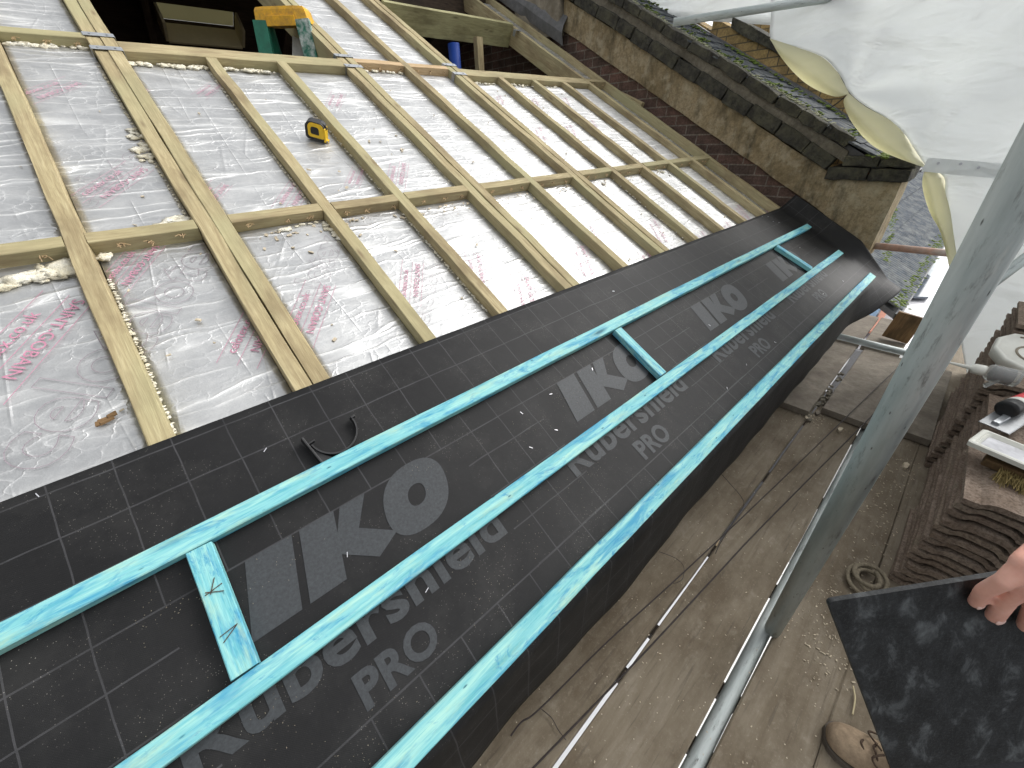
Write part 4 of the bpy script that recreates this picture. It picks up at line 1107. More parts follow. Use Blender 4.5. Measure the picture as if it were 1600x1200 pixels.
for k in range(220):
    tt = rnd.random(); P.append(LB + Vector((6.2 + 3.2 * tt, 0, 0)) + RV * (.05 + .55 * tt + rnd.gauss(0, .03)) + RN * .025)
moss('moss', P, M['moss'], 'green moss along the edge and in a line across the lower ribbed roof', rnd, (.006, .016))
cn = empty('shop_canopy', Matrix.Translation(onax(1420, 460, 2, -1.5))); tag(cn, 'pale glazed shop canopy with white framing far below the lower roof', 'canopy')
def flat(name, px, z, mat, th=.03):
    top = [onax(a, b, 2, z) for a, b in px]; n = len(top); b2 = bmesh.new()
    tv = [b2.verts.new(p) for p in top]; bv = [b2.verts.new(p - Vector((0, 0, th))) for p in top]
    b2.faces.new(tv); b2.faces.new(bv[::-1])
    for k in range(n): b2.faces.new((tv[k], bv[k], bv[(k + 1) % n], tv[(k + 1) % n]))
    return link(name, from_bm(b2), M[mat], cn, Matrix())
flat('canopy_base', [(1480, 350), (1500, 350), (1460, 545), (1320, 545), (1345, 500)], -1.60, 'greylid')
flat('fascia', [(1441, 392), (1462, 364), (1404, 478), (1383, 470)], -1.50, 'pinkboard')
flat('white_rail', [(1462, 362), (1468, 362), (1411, 478), (1405, 478)], -1.46, 'whitewall')
flat('gutter_line', [(1468, 366), (1474, 366), (1417, 478), (1411, 478)], -1.52, 'glassdark')
flat('glazing', [(1476, 368), (1486, 396), (1465, 440), (1444, 424)], -1.54, 'paleglass')
flat('glazing', [(1443, 426), (1468, 438), (1451, 464), (1422, 463)], -1.53, 'glassdark')
flat('grey_panel', [(1393, 472), (1414, 484), (1398, 521), (1369, 517)], -1.54, 'greylid')
flat('salmon_board', [(1379, 482), (1388, 484), (1370, 518), (1357, 517)], -1.52, 'orange')
flat('blue_board', [(1360, 486), (1376, 482), (1354, 517), (1336, 516)], -1.52, 'bluepaint')
# ------------------------------------------------------------------ scaffold floor
FZ = -.60; BTk = .038
def board(x0, x1, y0, y1, z, lab, mat=None, rot=0, jit=.002):
    p0 = Vector((x0, (y0 + y1) / 2, z - BTk / 2)); p1 = Vector((x1, (y0 + y1) / 2 + rot, z - BTk / 2))
    o = beam('scaffold_board', p0, p1, y1 - y0, BTk, Vector((0, 0, 1)), mat or M['board'], ch=.004, jit=jit, seg=.25)
    return tag(o, lab, 'scaffold board', 'scaffold boards of the platform')
board(-1.2, 2.9, -.040, .110, FZ, 'worn brown scaffold board against the house wall, under the eave')
board(-1.2, 2.9, -.278, -.044, FZ, 'worn brown scaffold board just below the membrane edge')
board(-1.2, 2.9, -.516, -.290, FZ, 'worn scaffold board between the two bright gaps')
board(-1.2, 4.2, -.765, -.571, FZ, 'muddy scaffold board under the leaning scaffold tube')
board(-1.2, 4.4, -.995, -.766, FZ, 'scaffold board beneath the boot and front of the tile stacks')
board(-1.2, 4.4, -1.225, -.996, FZ, 'outer scaffold board beneath the tile stacks')
board(-1.2, 4.4, -1.452, -1.227, FZ, 'outermost scaffold board behind the tile stacks')
S2 = FZ + BTk + .006
board(2.50, 3.66, -.275, -.05, S2, 'grey raised board end left of the chippings gap', M['concrete'])
board(2.60, 3.66, -.555, -.318, S2, 'grey raised board end right of the chippings gap', M['concrete'])
board(2.66, 3.66, -.795, -.565, S2, 'grey raised board beside the foot of the tile stacks', M['concrete'])
board(3.76, 4.5, -.275, -.05, S2 - .02, 'far grey board beyond the cross tube, nearest the wall', M['concrete'])
board(3.76, 4.5, -.52, -.29, S2 - .02, 'far grey board beyond the cross tube, outer one', M['concrete'])
# tubes of the scaffold
def stube(name, p0, p1, lab, mat='galv', r=.02415, coup=()):
    o = tube(name, p0, p1, r, M[mat]); tag(o, lab, 'scaffold tube', 'galvanised scaffold tubes'); return o
A_ = atz(1522, 428, .485); B_ = onax(1207, 984, 2, FZ + .01)
d_ = (B_ - A_).normalized()
br = stube('scaffold_brace', A_ - d_ * .9, B_ + d_ * .0, 'large leaning galvanised scaffold tube close to the camera')
stube('scaffold_tube', Vector((3.70, -.02, S2 + .026)), Vector((3.72, -.75, S2 + .026)), 'dark tube lying across the far floor boards')
stube('scaffold_tube', Vector((4.10, .1, .07)), Vector((4.10, -1.0, .10)), 'rust coloured tube passing behind the end of the parapet', 'rusty')
t1, t2 = atz(1052, 35, 2.75), atz(1380, -16, 2.45)
stube('scaffold_tube', t1, t2, 'grey tube holding up the white sheet at the top')
stube('scaffold_tube', atz(1500, 480, 1.9), atz(1680, 345, 1.9), 'short grey tube end behind the large leaning tube')
ux = [.30, 2.45]
ul = stube('scaffold_ledger', Vector((-1.2, -.544, FZ - .030)), Vector((3.4, -.544, FZ - .030)), 'bright tube under the floor showing through the wide gap')
for k, x in enumerate((.62, .82, 1.30, 1.93, 2.6)):
    o = tag(beam('transom', Vector((x, .1, FZ - .086)), Vector((x, -1.4, FZ - .086)), .045, .045, Vector((0, 0, 1)), M['band']), 'dark steel transom under the floor, %s from the front' % ORD[k], 'transom', 'steel transoms under the floor')
# white sheet added far below the platform to make the floor gaps read bright
plane_obj('added_gap_sheet', -2, 6, -3.0, -.12, GZ + .13, M['gap_sheet'])
tag(bpy.data.objects['added_gap_sheet'], 'added white sheet on the ground far below, making the floor gaps look bright', 'added sheet')
del bpy.data.objects['added_gap_sheet']['kind']

# brown block wedged by the tube
pb = onax(1408, 515, 2, S2 + .05)
tag(beam('timber_block', onax(1398, 530, 2, S2) + Vector((0, 0, 0)), onax(1398, 530, 2, S2) + Vector((.03, -.02, .20)), .16, .05, Vector((1, 0, 0)), M['brown_block']), 'brown timber block standing behind the leaning tube', 'timber block')

# cables
def cable(name, px, z, r, lab, mat='cable', cat='cable'):
    pts = smooth_path([onax(a, b, 2, z + (c if c else 0)) for a, b, c in px], 8)
    return tag(link(name, sweep_mesh(pts, r, 8), M[mat], None, None, True), lab, cat, 'cables and strings over the scaffold floor')
cable('cable', [(775, 1260, 0), (832, 1201, 0), (1000, 1027, 0), (1120, 898, 0), (1200, 813, 0), (1362, 650, 0), (1420, 590, 0)], -.555, .0028, 'dark cable running closest to the leaning tube')
cable('cable', [(798, 1150, 0), (815, 1128, 0), (845, 1106, 0), (952, 1000, 0), (1062, 900, 0), (1200, 770, 0), (1378, 598, 0), (1425, 555, 0)], -.54, .0024, 'dark cable starting under the membrane edge')
cable('string', [(1125, 738, 0), (1140, 755, 0), (1158, 776, 0), (1162, 790, 0), (1148, 812, 0), (1125, 850, 0), (1118, 865, 0)], -.56, .0013, 'thin wire looping out below the membrane edge', cat='wire')
cable('string', [(1030, 862, 0), (1055, 872, 0), (1068, 885, 0), (1066, 905, 0), (1052, 912, 0)], -.585, .0010, 'small curled wire beneath the hanging membrane', cat='wire')
cable('string', [(846, 1108, 0), (862, 1122, 0), (872, 1140, 0), (884, 1156, 0)], -.59, .0012, 'short wire tail near the bottom of the membrane', cat='wire')
cable('string', [(1333, 1072, 0), (1336, 1092, 0), (1332, 1117, 0)], -.592, .0022, 'pale green strip on the floor above the boot', 'ply', 'strip')

# coiled rope by the tile stack
rc = onax(1352, 915, 2, FZ + .012); pts = []
for k in range(70):
    a = k * .27; rr = .052 + .010 * math.sin(a * .63) - .0002 * k
    pts.append(rc + Vector((rr * math.cos(a) * 1.25 + .02, rr * math.sin(a), .006 + .0004 * k + .004 * math.sin(a * 1.7))))
tag(link('rope_coil', sweep_mesh(pts, .0075, 8), M['rope'], None, None, True), 'dirty twisted rope coil at the foot of the nearest tile stack', 'rope')

# chips on the floor
bm = bmesh.new(); rnd = random.Random(21)
for k in range(800):
    q = rnd.random()
    if q < .38: x, y = rnd.uniform(1.0, 2.5), -.74 + rnd.gauss(0, .045)
    elif q < .52: x, y = 2.52 + rnd.gauss(0, .08), -.30 + rnd.gauss(0, .05)
    elif q < .68: x, y = 1.3 + rnd.gauss(0, .12), -.70 + rnd.gauss(0, .06)
    else: x, y = rnd.uniform(.3, 2.6), rnd.uniform(-.78, -.06)
    if y < -.79: continue
    s = rnd.uniform(.001, .0042) * (1 if q < .68 else .6)
    box_bm(bm, Vector((x, y, FZ + .003)), (s * rnd.uniform(1, 3), s, s * .4), Matrix.Rotation(rnd.uniform(0, 6), 3, 'Z') @ Matrix.Rotation(rnd.uniform(-.4, .4), 3, 'X'), jit=.0008)
tag(link('floor_chips', from_bm(bm), M['chip']), 'pale chips and wood shavings littering the scaffold floor', 'chips', kind='stuff')
bm = bmesh.new()
for k in range(34):
    x = rnd.uniform(2.45, 3.2); y = -.296 + rnd.gauss(0, .014)
    s = rnd.uniform(.012, .035); box_bm(bm, Vector((x, y, FZ + .012)), (s, s * .7, .010), Matrix.Rotation(rnd.uniform(0, 6), 3, 'Z') @ Matrix.Rotation(rnd.uniform(-.4, .4), 3, 'X'), jit=.004)
tag(link('rubble', from_bm(bm), M['mortar']), 'broken mortar chippings in the gap between raised boards', 'rubble', kind='stuff')
for k, (px, py, s, lab) in enumerate(((1262, 652, .05, 'pale broken tile flake at the end of the bright gap'), (1312, 671, .04, 'small pale flake beside the raised boards'), (1278, 645, .045, 'grey slate flake on the step of the raised boards'), (1415, 728, .04, 'white curved shard beside the tile stack'))):
    c = onax(px, py, 2, FZ + .008); bm = bmesh.new()
    n = 7; top = []; bot = []
    for j in range(n):
        a = 2 * math.pi * j / n; r_ = s * rnd.uniform(.35, .65); top.append(bm.verts.new(c + Vector((r_ * math.cos(a) * 1.3, r_ * math.sin(a) * .6, .006)))); bot.append(bm.verts.new(c + Vector((r_ * math.cos(a) * 1.35, r_ * math.sin(a) * .65, -.006))))
    bm.faces.new(top); bm.faces.new(bot[::-1])
    for j in range(n): bm.faces.new((bot[j], bot[(j + 1) % n], top[(j + 1) % n], top[j]))
    tag(link('tile_flake', from_bm(bm), M['chip'] if k != 2 else M['concrete']), lab, 'flake', 'flakes lying on the floor')

# ------------------------------------------------------------------ stacks of roof tiles
def tile_mesh():
    W, L, T = .33, .41, .014; nx, ny = 10, 44; V = []; F = []
    def prof(y):
        t = (y / W + .5)
        z = 0
        for c in (.20, .70):
            d = abs(t - c) / .17
            if d < 1: z = max(z, .020 * (1 - d * d) ** .5 if d > .55 else .020 * (1 - .3) ** .5 + .0)
        return z
    for side in (1, 0):
        for i in range(nx + 1):
            for j in range(ny + 1):
                x = -L / 2 + L * i / nx; y = -W / 2 + W * j / ny
                z = prof(y) + (T if side else 0)
                z += .0012 * noise.noise(Vector((x * 30, y * 30, side)))
                if side == 0 and i in (0, 1): z -= .006
                V.append((x, y, z))
    n0 = (nx + 1) * (ny + 1)
    for i in range(nx):
        for j in range(ny):
            a = i * (ny + 1) + j; F.append((a, a + ny + 1, a + ny + 2, a + 1)); F.append((n0 + a, n0 + a + 1, n0 + a + ny + 2, n0 + a + ny + 1))
    for j in range(ny): a = j; F.append((a, a + 1, n0 + a + 1, n0 + a)); a = nx * (ny + 1) + j; F.append((a + 1, a, n0 + a, n0 + a + 1))
    for i in range(nx): a = i * (ny + 1); F.append((a + ny + 1, a, n0 + a, n0 + a + ny + 1)); a += ny; F.append((a, a + ny + 1, n0 + a + ny + 1, n0 + a))
    bm = bmesh.new(); bm.from_mesh(mesh(V, F)); return from_bm(bm)
TM = tile_mesh(); TM.materials.append(M['tile'])
rnd = random.Random(9)
def stack(cx, cy, n, lab, ang=0, pitch=.0345, z0=FZ + .008, lean=0):
    for k in range(n):
        o = bpy.data.objects.new('roof_tile', TM); COL.objects.link(o)
        o.location = (cx + rnd.uniform(-.008, .008) + lean * k, cy + rnd.uniform(-.007, .007), z0 + k * pitch)
        o.rotation_euler = (rnd.uniform(-.008, .008), rnd.uniform(-.008, .008), ang + rnd.uniform(-.025, .025) + (math.pi if k % 2 and False else 0))
        tag(o, 'brown roof tile in %s, %s from bottom' % (lab, ORD[k]), 'roof tile', 'roof tiles stacked on the scaffold')
stack(1.80, -.962, 14, 'nearest stack beside rope')
stack(1.80, -1.30, 14, 'outer stack beside nearest one')
stack(2.235, -.985, 14, 'stack under tray and brush')
stack(2.235, -1.325, 14, 'outer stack beside brush')
stack(2.67, -.962, 15, 'stack under sealant cartridge')
stack(2.67, -1.30, 15, 'outer stack beyond spray can')
stack(3.12, -.985, 19, 'tall stack behind white tub')
stack(3.12, -1.325, 19, 'tall outer stack before white sheet')

# ------------------------------------------------------------------ things on the stacks
zt2 = FZ + .008 + 13 * .0345 + .034
zt3 = FZ + .008 + 14 * .0345 + .034
def gp(px, py, z): return onax(px, py, 2, z)
# silver tray
tc_ = gp(1616, 722, zt2 + .05); ta = Matrix.Translation(tc_) @ Matrix.Rotation(R(-14), 4, 'Z') @ Matrix.Rotation(R(4), 4, 'Y')
tray = empty('plastic_tray', ta); tag(tray, 'white and silver plastic tray on the tile stack above the brush', 'tray')
bm = bmesh.new()
def rr(w, h, r, z, n=5):
    o = []
    for cx, cy, a0 in ((w / 2 - r, h / 2 - r, 0), (-w / 2 + r, h / 2 - r, 90), (-w / 2 + r, -h / 2 + r, 180), (w / 2 - r, -h / 2 + r, 270)):
        for k in range(n): a = R(a0 + 90 * k / (n - 1)); o.append(Vector((cx + r * math.cos(a), cy + r * math.sin(a), z)))
    return o
loops = [rr(.145, .28, .008, -.006), rr(.15, .285, .010, .010), rr(.14, .275, .008, .013), rr(.125, .26, .012, .013), rr(.118, .253, .012, .007), rr(.110, .245, .010, .009), rr(.10, .235, .01, .001)]
lv = [[bm.verts.new(p) for p in l] for l in loops]
for a in range(len(lv) - 1):
    n = len(lv[a])
    for k in range(n): bm.faces.new((lv[a][k], lv[a][(k + 1) % n], lv[a + 1][(k + 1) % n], lv[a + 1][k]))
bm.faces.new(lv[0][::-1]); link('rim', from_bm(bm), M['white'], tray, ta)
bm = bmesh.new(); f = [bm.verts.new(p + Vector((0, 0, .0006))) for p in rr(.099, .234, .01, .001)]; bm.faces.new(f)
me_ = bpy.data.meshes.new('m'); bm.to_mesh(me_); bm.free(); link('lid_panel', me_, M['greylid'], tray, ta)
# bristle brush below it
bc = gp(1590, 752, zt2 + .008); bm = bmesh.new()
for k in range(420):
    p = Vector((bc.x + rnd.uniform(-.02, .03), bc.y + rnd.uniform(-.12, .045), bc.z + rnd.uniform(-.010, .016)))
    d = Vector((-.028 + rnd.uniform(-.02, .01), rnd.uniform(-.015, .015), -.012 + rnd.uniform(-.012, .01)))
    m = frame(p, p + d, Vector((0, 0, 1))) @ Matrix.Diagonal((d.length, .0014, .0014, 1)); bmesh.ops.create_cube(bm, size=1, matrix=m)
brs = empty('brush', Matrix.Translation(bc)); tag(brs, 'straw bristle brush lying under the silver tray', 'brush')
link('bristles', from_bm(bm), M['bristle'], brs, Matrix())
bm = bmesh.new(); box_bm(bm, bc + Vector((.05, -.02, .004)), (.05, .20, .028), Matrix.Rotation(R(-6), 3, 'Z'), ch=.005); link('brush_head', from_bm(bm), M['brown_block'], brs, Matrix())
# grey steel float leaning on the tiles
f0, f1 = gp(1552, 668, zt2 + .02), gp(1640, 612, zt3 + .05)
fe = empty('hand_float', Matrix.Translation(f0)); tag(fe, 'grey steel plastering float between the tray and the spray can', 'hand float')
beam('blade', f0, f1, .085, .004, Vector((0, 0, 1)), M['greyblade'], fe); beam('spine', f0 + Vector((.02, 0, .01)), f1 + Vector((0, 0, .01)), .02, .012, Vector((0, 0, 1)), M['strap'], fe)
# spray can
s0, s1 = gp(1572, 640, zt3 + .032), gp(1690, 594, zt3 + .032)
se_ = frame(s0, s1, Vector((0, 0, 1))); se_.translation = s0
can = empty('spray_can', se_); tag(can, 'red and white spray can with black cap lying on the tiles', 'spray can')
RY = Matrix.Rotation(R(90), 4, 'Y')
link('cap', lathe([(.020, 0), (.0315, .002), (.033, .006), (.033, .045), (.030, .048)]), M['black'], can, se_ @ RY)
link('body', lathe([(.028, .048), (.033, .056), (.033, .068), (.033, .2), (.030, .21)]), M['white'], can, se_ @ RY)
link('label_band', lathe([(.0331, .075), (.0336, .076), (.0336, .16), (.0331, .161)]), M['redlabel'], can, se_ @ RY)
# clear cartridge with white nozzle
g0, g1 = gp(1481, 566, zt3 + .05), gp(1590, 592, zt3 + .045)
ge = frame(g0, g1, Vector((0, 0, 1))); ge.translation = g0
gun = empty('sealant_tube', ge); tag(gun, 'clear sealant cartridge with a long white nozzle pointing at the leaning tube', 'sealant tube')
LL = (g1 - g0).length
link('nozzle', lathe([(.003, 0), (.0045, .002), (.009, .34 * LL), (.021, .38 * LL), (.023, .52 * LL), (.021, .55 * LL)]), M['white'], gun, ge @ RY)
link('cartridge', lathe([(.020, .55 * LL), (.033, .60 * LL), (.036, .64 * LL), (.036, 1.0 * LL), (.031, 1.02 * LL)]), M['clear'], gun, ge @ RY)
link('filling', lathe([(.018, .66 * LL), (.028, .67 * LL), (.028, .93 * LL), (.02, .94 * LL)]), M['cable'], gun, ge @ RY)
bm = bmesh.new(); box_bm(bm, g0 + (g1 - g0) * .72 + Vector((-.02, .0, -.035)), (.03, .012, .05), Matrix.Rotation(.5, 3, 'X'), ch=.003); link('trigger', from_bm(bm), M['clear'], gun, Matrix())
# white tub
wt = gp(1607, 556, zt3 + .045)
tub = empty('plastic_tub', Matrix.Translation(wt)); tag(tub, 'off white round plastic tub lid with a raised swirl, on the tiles', 'tub')
TMx = Matrix.Translation(wt) @ Matrix.Rotation(R(-18), 4, 'Y') @ Matrix.Rotation(R(8), 4, 'X')
link('lid', lathe([(.10, -.045), (.115, -.03), (.125, .01), (.122, .02), (.112, .024), (.108, .018), (.02, .016), (.0, .016)], 10), M['white'], tub, TMx)
sw = [Vector((.018 + .0045 * k * .9, 0, 0)) for k in range(1)]
pts = [Vector(((.03 + .0022 * k) * math.cos(k * .22), (.03 + .0022 * k) * math.sin(k * .22), .0175)) for k in range(32)]
link('raised_swirl', sweep_mesh(pts, .0045, 8), M['flaunch'], tub, TMx, True)
# small debris on the stack edge
# ------------------------------------------------------------------ white sheeting
def SH(px, py, X=3.80): return onax(px, py, 0, X)
edge = [(1196, -60), (1199, 8), (1199, 22), (1203, 62), (1240, 72), (1283, 88), (1305, 108), (1316, 125), (1327, 146), (1352, 166), (1388, 186), (1412, 208), (1432, 236), (1449, 259), (1475, 275), (1478, 300), (1481, 340), (1484, 385), (1490, 420), (1500, 520), (1520, 640), (1540, 800)]
E2 = [SH(*p) for p in edge]
NX = 120
V = []; F = []; ny = 0
fine = smooth_path(E2, 5)
for j, p in enumerate(fine):
    for i in range(NX + 1):
        t = i / NX
        q = p.lerp(Vector((3.80, -2.3, p.z + .15 * 0)), t)
        # folds pulled from the two tie points plus broad billows
        d = .13 * noise.noise(Vector((q.y * 1.3, q.z * 1.6, 3))) + .045 * noise.noise(Vector((q.y * 2.5 + q.z * 2, q.z * 1.0, 7)))
        for tp in (SH(1327, 146), SH(1449, 259)):
            r_ = (Vector((0, q.y - tp.y, q.z - tp.z))).length; a = math.atan2(q.z - tp.z, -(q.y - tp.y))
            d += .028 * math.exp(-r_ / .5) * math.sin(a * 7 + 1) * min(1, r_ / .25)
        d -= .10 * math.exp(-(t * 6) ** 2) * 0
        V.append(Vector((q.x + max(d, -.03) + .12 * math.sin(min(1, t * 2) * math.pi) * .5, q.y, q.z)))
for j in range(len(fine) - 1):
    for i in range(NX): a = j * (NX + 1) + i; F.append((a, a + 1, a + NX + 2, a + NX + 1))
sheet = link('white_sheeting', mesh(V, F), M['sheet'], None, None, True); sheet.modifiers.new('s', 'SOLIDIFY').thickness = .0012
tag(sheet, 'large white plastic scaffold sheet tied along its ragged lower left edge', 'sheeting')
# billowed yellowish turn-backs between the ties
def bulge(edge_px, out_px, lab_i):
    A = smooth_path([SH(*p) for p in edge_px], 5); B = smooth_path([SH(*p, 3.72) for p in out_px], 5)
    n = min(len(A), len(B)); V = []; F = []; m = 8
    for i in range(n):
        ta = i * (len(A) - 1) / (n - 1); a = A[int(ta)]; b = B[int(i * (len(B) - 1) / (n - 1))]
        for k in range(m + 1):
            t = k / m; q = a.lerp(b, t); w = math.sin(math.pi * i / (n - 1)) * math.sin(math.pi * t)
            q = q + Vector((-.10 * w + .008 * noise.noise(q * 14), 0, 0)) ; V.append(q)
    for i in range(n - 1):
        for k in range(m): a = i * (m + 1) + k; F.append((a, a + 1, a + m + 2, a + m + 1))
    o = link('turned_edge', mesh(V, F), M['sheet_yellow'], sheet, None, True); o.modifiers.new('s', 'SOLIDIFY').thickness = .0012
bulge([(1203, 60), (1240, 72), (1283, 88), (1305, 108), (1316, 125), (1327, 146)], [(1203, 60), (1222, 92), (1250, 123), (1275, 140), (1305, 151), (1325, 147)], 0)
bulge([(1327, 146), (1352, 166), (1388, 186), (1412, 208), (1432, 236), (1449, 259)], [(1325, 147), (1318, 160), (1330, 190), (1360, 225), (1400, 246), (1446, 262)], 1)
bulge([(1449, 259), (1475, 275), (1485, 330), (1492, 380), (1500, 430)], [(1445, 264), (1441, 290), (1452, 330), (1470, 365), (1484, 420)], 2)
# hem with eyelets
tp0, tp1 = SH(1450, 246, 3.71), SH(1575, 256, 3.71)
V = []; F = []
for i in range(13):
    t = i / 12; p = tp0.lerp(tp1, t) + Vector((.006 * math.sin(i), 0, 0)); V += [p, p - Vector((0, 0, .075))]
for i in range(12): F.append((2 * i, 2 * i + 1, 2 * i + 3, 2 * i + 2))
hem = link('hem', mesh(V, F), M['sheet'], sheet); hem.modifiers.new('s', 'SOLIDIFY').thickness = .002
bm = bmesh.new()
for q in ((1466, 255), (1501, 256), (1529, 262)):
    bmesh.ops.create_cone(bm, cap_ends=True, segments=14, radius1=.007, radius2=.007, depth=.006, matrix=Matrix.Translation(SH(*q, 3.702)) @ Matrix.Rotation(R(90), 4, 'Y'))
link('eyelets', from_bm(bm), M['silver'], sheet)
for nm, a, b in (('left', (1327, 146), (1294, 171)), ('right', (1449, 259), (1438, 268))):
    pa, pb_ = SH(*a), SH(*b, 3.84)
    tag(link('tie_cord', sweep_mesh([pa, (pa + pb_) / 2 + Vector((0, 0, -.004)), pb_], .004, 6), M['cable']), 'dark tie cord at the %s tie of the white sheet' % ('upper' if nm == 'left' else 'lower'), 'cord', 'cords tying the sheet')
# second sheet behind the parapet top
V = []; F = []
for i in range(25):
    for j in range(13):
        t, s = i / 24, j / 12
        p = Vector((4.6 + .5 * t, 3.0 - 2.1 * t, 1.93 + .9 * s - .38 * t)); p.x += .05 * noise.noise(Vector((t * 5, s * 3, 0))); V.append(p)
for i in range(24):
    for j in range(12): a = i * 13 + j; F.append((a, a + 13, a + 14, a + 1))
s2 = link('white_sheeting', mesh(V, F), M['sheet'], None, None, True); s2.modifiers.new('s', 'SOLIDIFY').thickness = .0012
tag(s2, 'smaller white sheet hanging beyond the top of the parapet behind the tube', 'sheeting')

# ------------------------------------------------------------------ the held black slate panel
pA, pB, pC = atz(1294, 941, .50), atz(1760, 868, .445), atz(1397, 1235, .60)
ex_ = (pB - pA).normalized(); ey_ = (pC - pA); ey_ = (ey_ - ex_ * ey_.dot(ex_) * 1).normalized(); ez_ = ex_.cross(ey_)
W_, H_ = (pB - pA).length, .36
sk = (pC - pA).dot(ex_)
SM = Matrix((ex_, ey_, ez_)).transposed().to_4x4(); SM.translation = pA
bm = bmesh.new(); nn_ = 6
crn = [(0, 0), (W_, 0), (W_ + sk, H_), (sk, H_)]
def rc_(pts, r=.008, n=4):
    out = []
    for i, p in enumerate(pts):
        p = Vector((*p, 0)); a = Vector((*pts[i - 1], 0)); b = Vector((*pts[(i + 1) % 4], 0))
        d1, d2 = (a - p).normalized(), (b - p).normalized()
        for k in range(n + 1):
            t = k / n; q = (p + d1 * r) * (1 - t) ** 2 + p * 2 * t * (1 - t) + (p + d2 * r) * t * t; out.append(q)
    return out
ol = rc_(crn); f1_ = [bm.verts.new((p.x, p.y, 0)) for p in ol]; f2_ = [bm.verts.new((p.x, p.y, .0065)) for p in ol]
bm.faces.new(f1_); bm.faces.new(f2_[::-1])
for k in range(len(ol)): bm.faces.new((f1_[k], f2_[k], f2_[(k + 1) % len(ol)], f1_[(k + 1) % len(ol)]))
bmesh.ops.bevel(bm, geom=[e for e in bm.edges if e.calc_face_angle(0) > 1.0 and abs(e.verts[0].co.z - e.verts[1].co.z) < 1e-5], offset=.0012, segments=2, affect='EDGES')
panel = tag(link('black_slate', from_bm(bm), M['slab'], None, SM), 'black mottled slate panel held by a hand at the lower right', 'slate')
camside = -1 if (SM.to_3x3() @ Vector((0, 0, 1))).dot(CAMP - pA) < 0 else 1

# ------------------------------------------------------------------ person
def capsule(bm, a, b, ra, rb, seg=14, flat=1.0, fax=None):
    d = b - a; L = d.length; x = d.normalized()
    s = x.cross(fax if fax is not None else (Vector((0, 0, 1)) if abs(x.z) < .9 else Vector((1, 0, 0)))).normalized(); q = s.cross(x)
    rings = []
    for k in range(5): t = math.pi / 2 * (1 - k / 4) if k < 4 else 0; rings.append((-ra * math.sin(t), ra * math.cos(t)))
    for k in range(5): t = math.pi / 2 * (k / 4); rings.append((L + rb * math.sin(t), rb * math.cos(t)))
    vs = []
    for off, r in rings:
        r = max(r, 1e-4); vs.append([bm.verts.new(a + x * off + s * (r * math.cos(2 * math.pi * k / seg)) + q * (r * flat * math.sin(2 * math.pi * k / seg))) for k in range(seg)])
    for i in range(len(vs) - 1):
        for k in range(seg): bm.faces.new((vs[i][k], vs[i][(k + 1) % seg], vs[i + 1][(k + 1) % seg], vs[i + 1][k]))
    bm.faces.new(vs[0][::-1]); bm.faces.new(vs[-1])
def chain(bm, pts, rs, **kw):
    for i in range(len(pts) - 1): capsule(bm, pts[i], pts[i + 1], rs[i], rs[i + 1], **kw)
bm = bmesh.new()
nS = (SM.to_3x3() @ Vector((0, 0, 1))) * camside     # towards the camera from the panel
def onP(px, py, lift):       # a point on the panel's near face, lifted towards the camera
    r = wray(px, py); n_ = SM.to_3x3() @ Vector((0, 0, 1)); base = pA + nS * (.0065 if camside > 0 else 0)
    t = (base - CAMP).dot(n_) / r.dot(n_); p = CAMP + r * t; return p + nS * lift
wrist = atz(1775, 760, .47); 
FG = {  # px of joints: knuckle, pip, dip, tip ; lifts ; radii
 'little': ([(1556, 852), (1524, 876), (1512, 903), (1513, 932)], [.032, .031, .019, .0088], [.0130, .0092, .0082, .0074]),
 'ring': ([(1590, 836), (1556, 868), (1541, 912), (1540, 952)], [.044, .038, .022, .0102], [.0145, .0106, .0096, .0086]),
 'middle': ([(1632, 828), (1600, 864), (1584, 918), (1589, 966)], [.048, .042, .024, .011], [.0150, .0116, .0104, .0092]),
 'index': ([(1680, 826), (1652, 868), (1640, 924), (1646, 970)], [.046, .042, .024, .011], [.0150, .0116, .0104, .0092])}
tips = {}
for nm, (pp, lf, rs_) in FG.items():
    J = [onP(p[0], p[1], l) for p, l in zip(pp, lf)]
    chain(bm, J, rs_); chain(bm, [wrist.lerp(J[0], .25), J[0]], [.022, rs_[0] + .0015]); tips[nm] = J
mid = (tips['little'][0] + tips['index'][0] + wrist * 1.0) / 3
chain(bm, [wrist, tips['ring'][0].lerp(wrist, .3)], [.032, .025]); chain(bm, [wrist, tips['middle'][0].lerp(wrist, .3)], [.032, .025])
# thumb behind the panel
J = [wrist.lerp(tips['index'][0], .3) - nS * .012, tips['index'][0] - nS * .050 + Vector((.012, -.01, .0)), onP(1672, 905, -.026), onP(1664, 935, -.017)]
chain(bm, J, [.016, .0125, .0115, .009])
# arm, shoulders, head, legs (clothed)
sh_r = Vector((.86, -1.22, .86)); elbow = Vector((.80, -1.0, .60)); neck = Vector((1.05, -1.30, .93)); hips = Vector((1.06, -1.22, .36))
chain(bm, [sh_r, elbow, wrist], [.050, .040, .027])
chain(bm, [neck + Vector((0, 0, -.03)), hips], [.11, .13], flat=.75, fax=Vector((0, 1, 0)))
chain(bm, [neck + Vector((0, 0, -.05)), neck + Vector((0, .02, .10))], [.06, .055])
hd = neck + Vector((-.01, .05, .20)); chain(bm, [hd + Vector((0, -.02, .03)), hd + Vector((0, .03, -.04))], [.088, .068], flat=.82, fax=Vector((0, 1, 0)))
chain(bm, [hd + Vector((0, .075, -.01)), hd + Vector((0, .098, -.035))], [.008, .013])
for s in (-1, 1): capsule(bm, hd + Vector((s * .078, -.01, -.01)), hd + Vector((s * .082, -.015, .02)), .014, .017)
sh_l = Vector((1.25, -1.26, .86)); chain(bm, [sh_r, neck + Vector((0, 0, -.06)), sh_l], [.06, .07, .06])
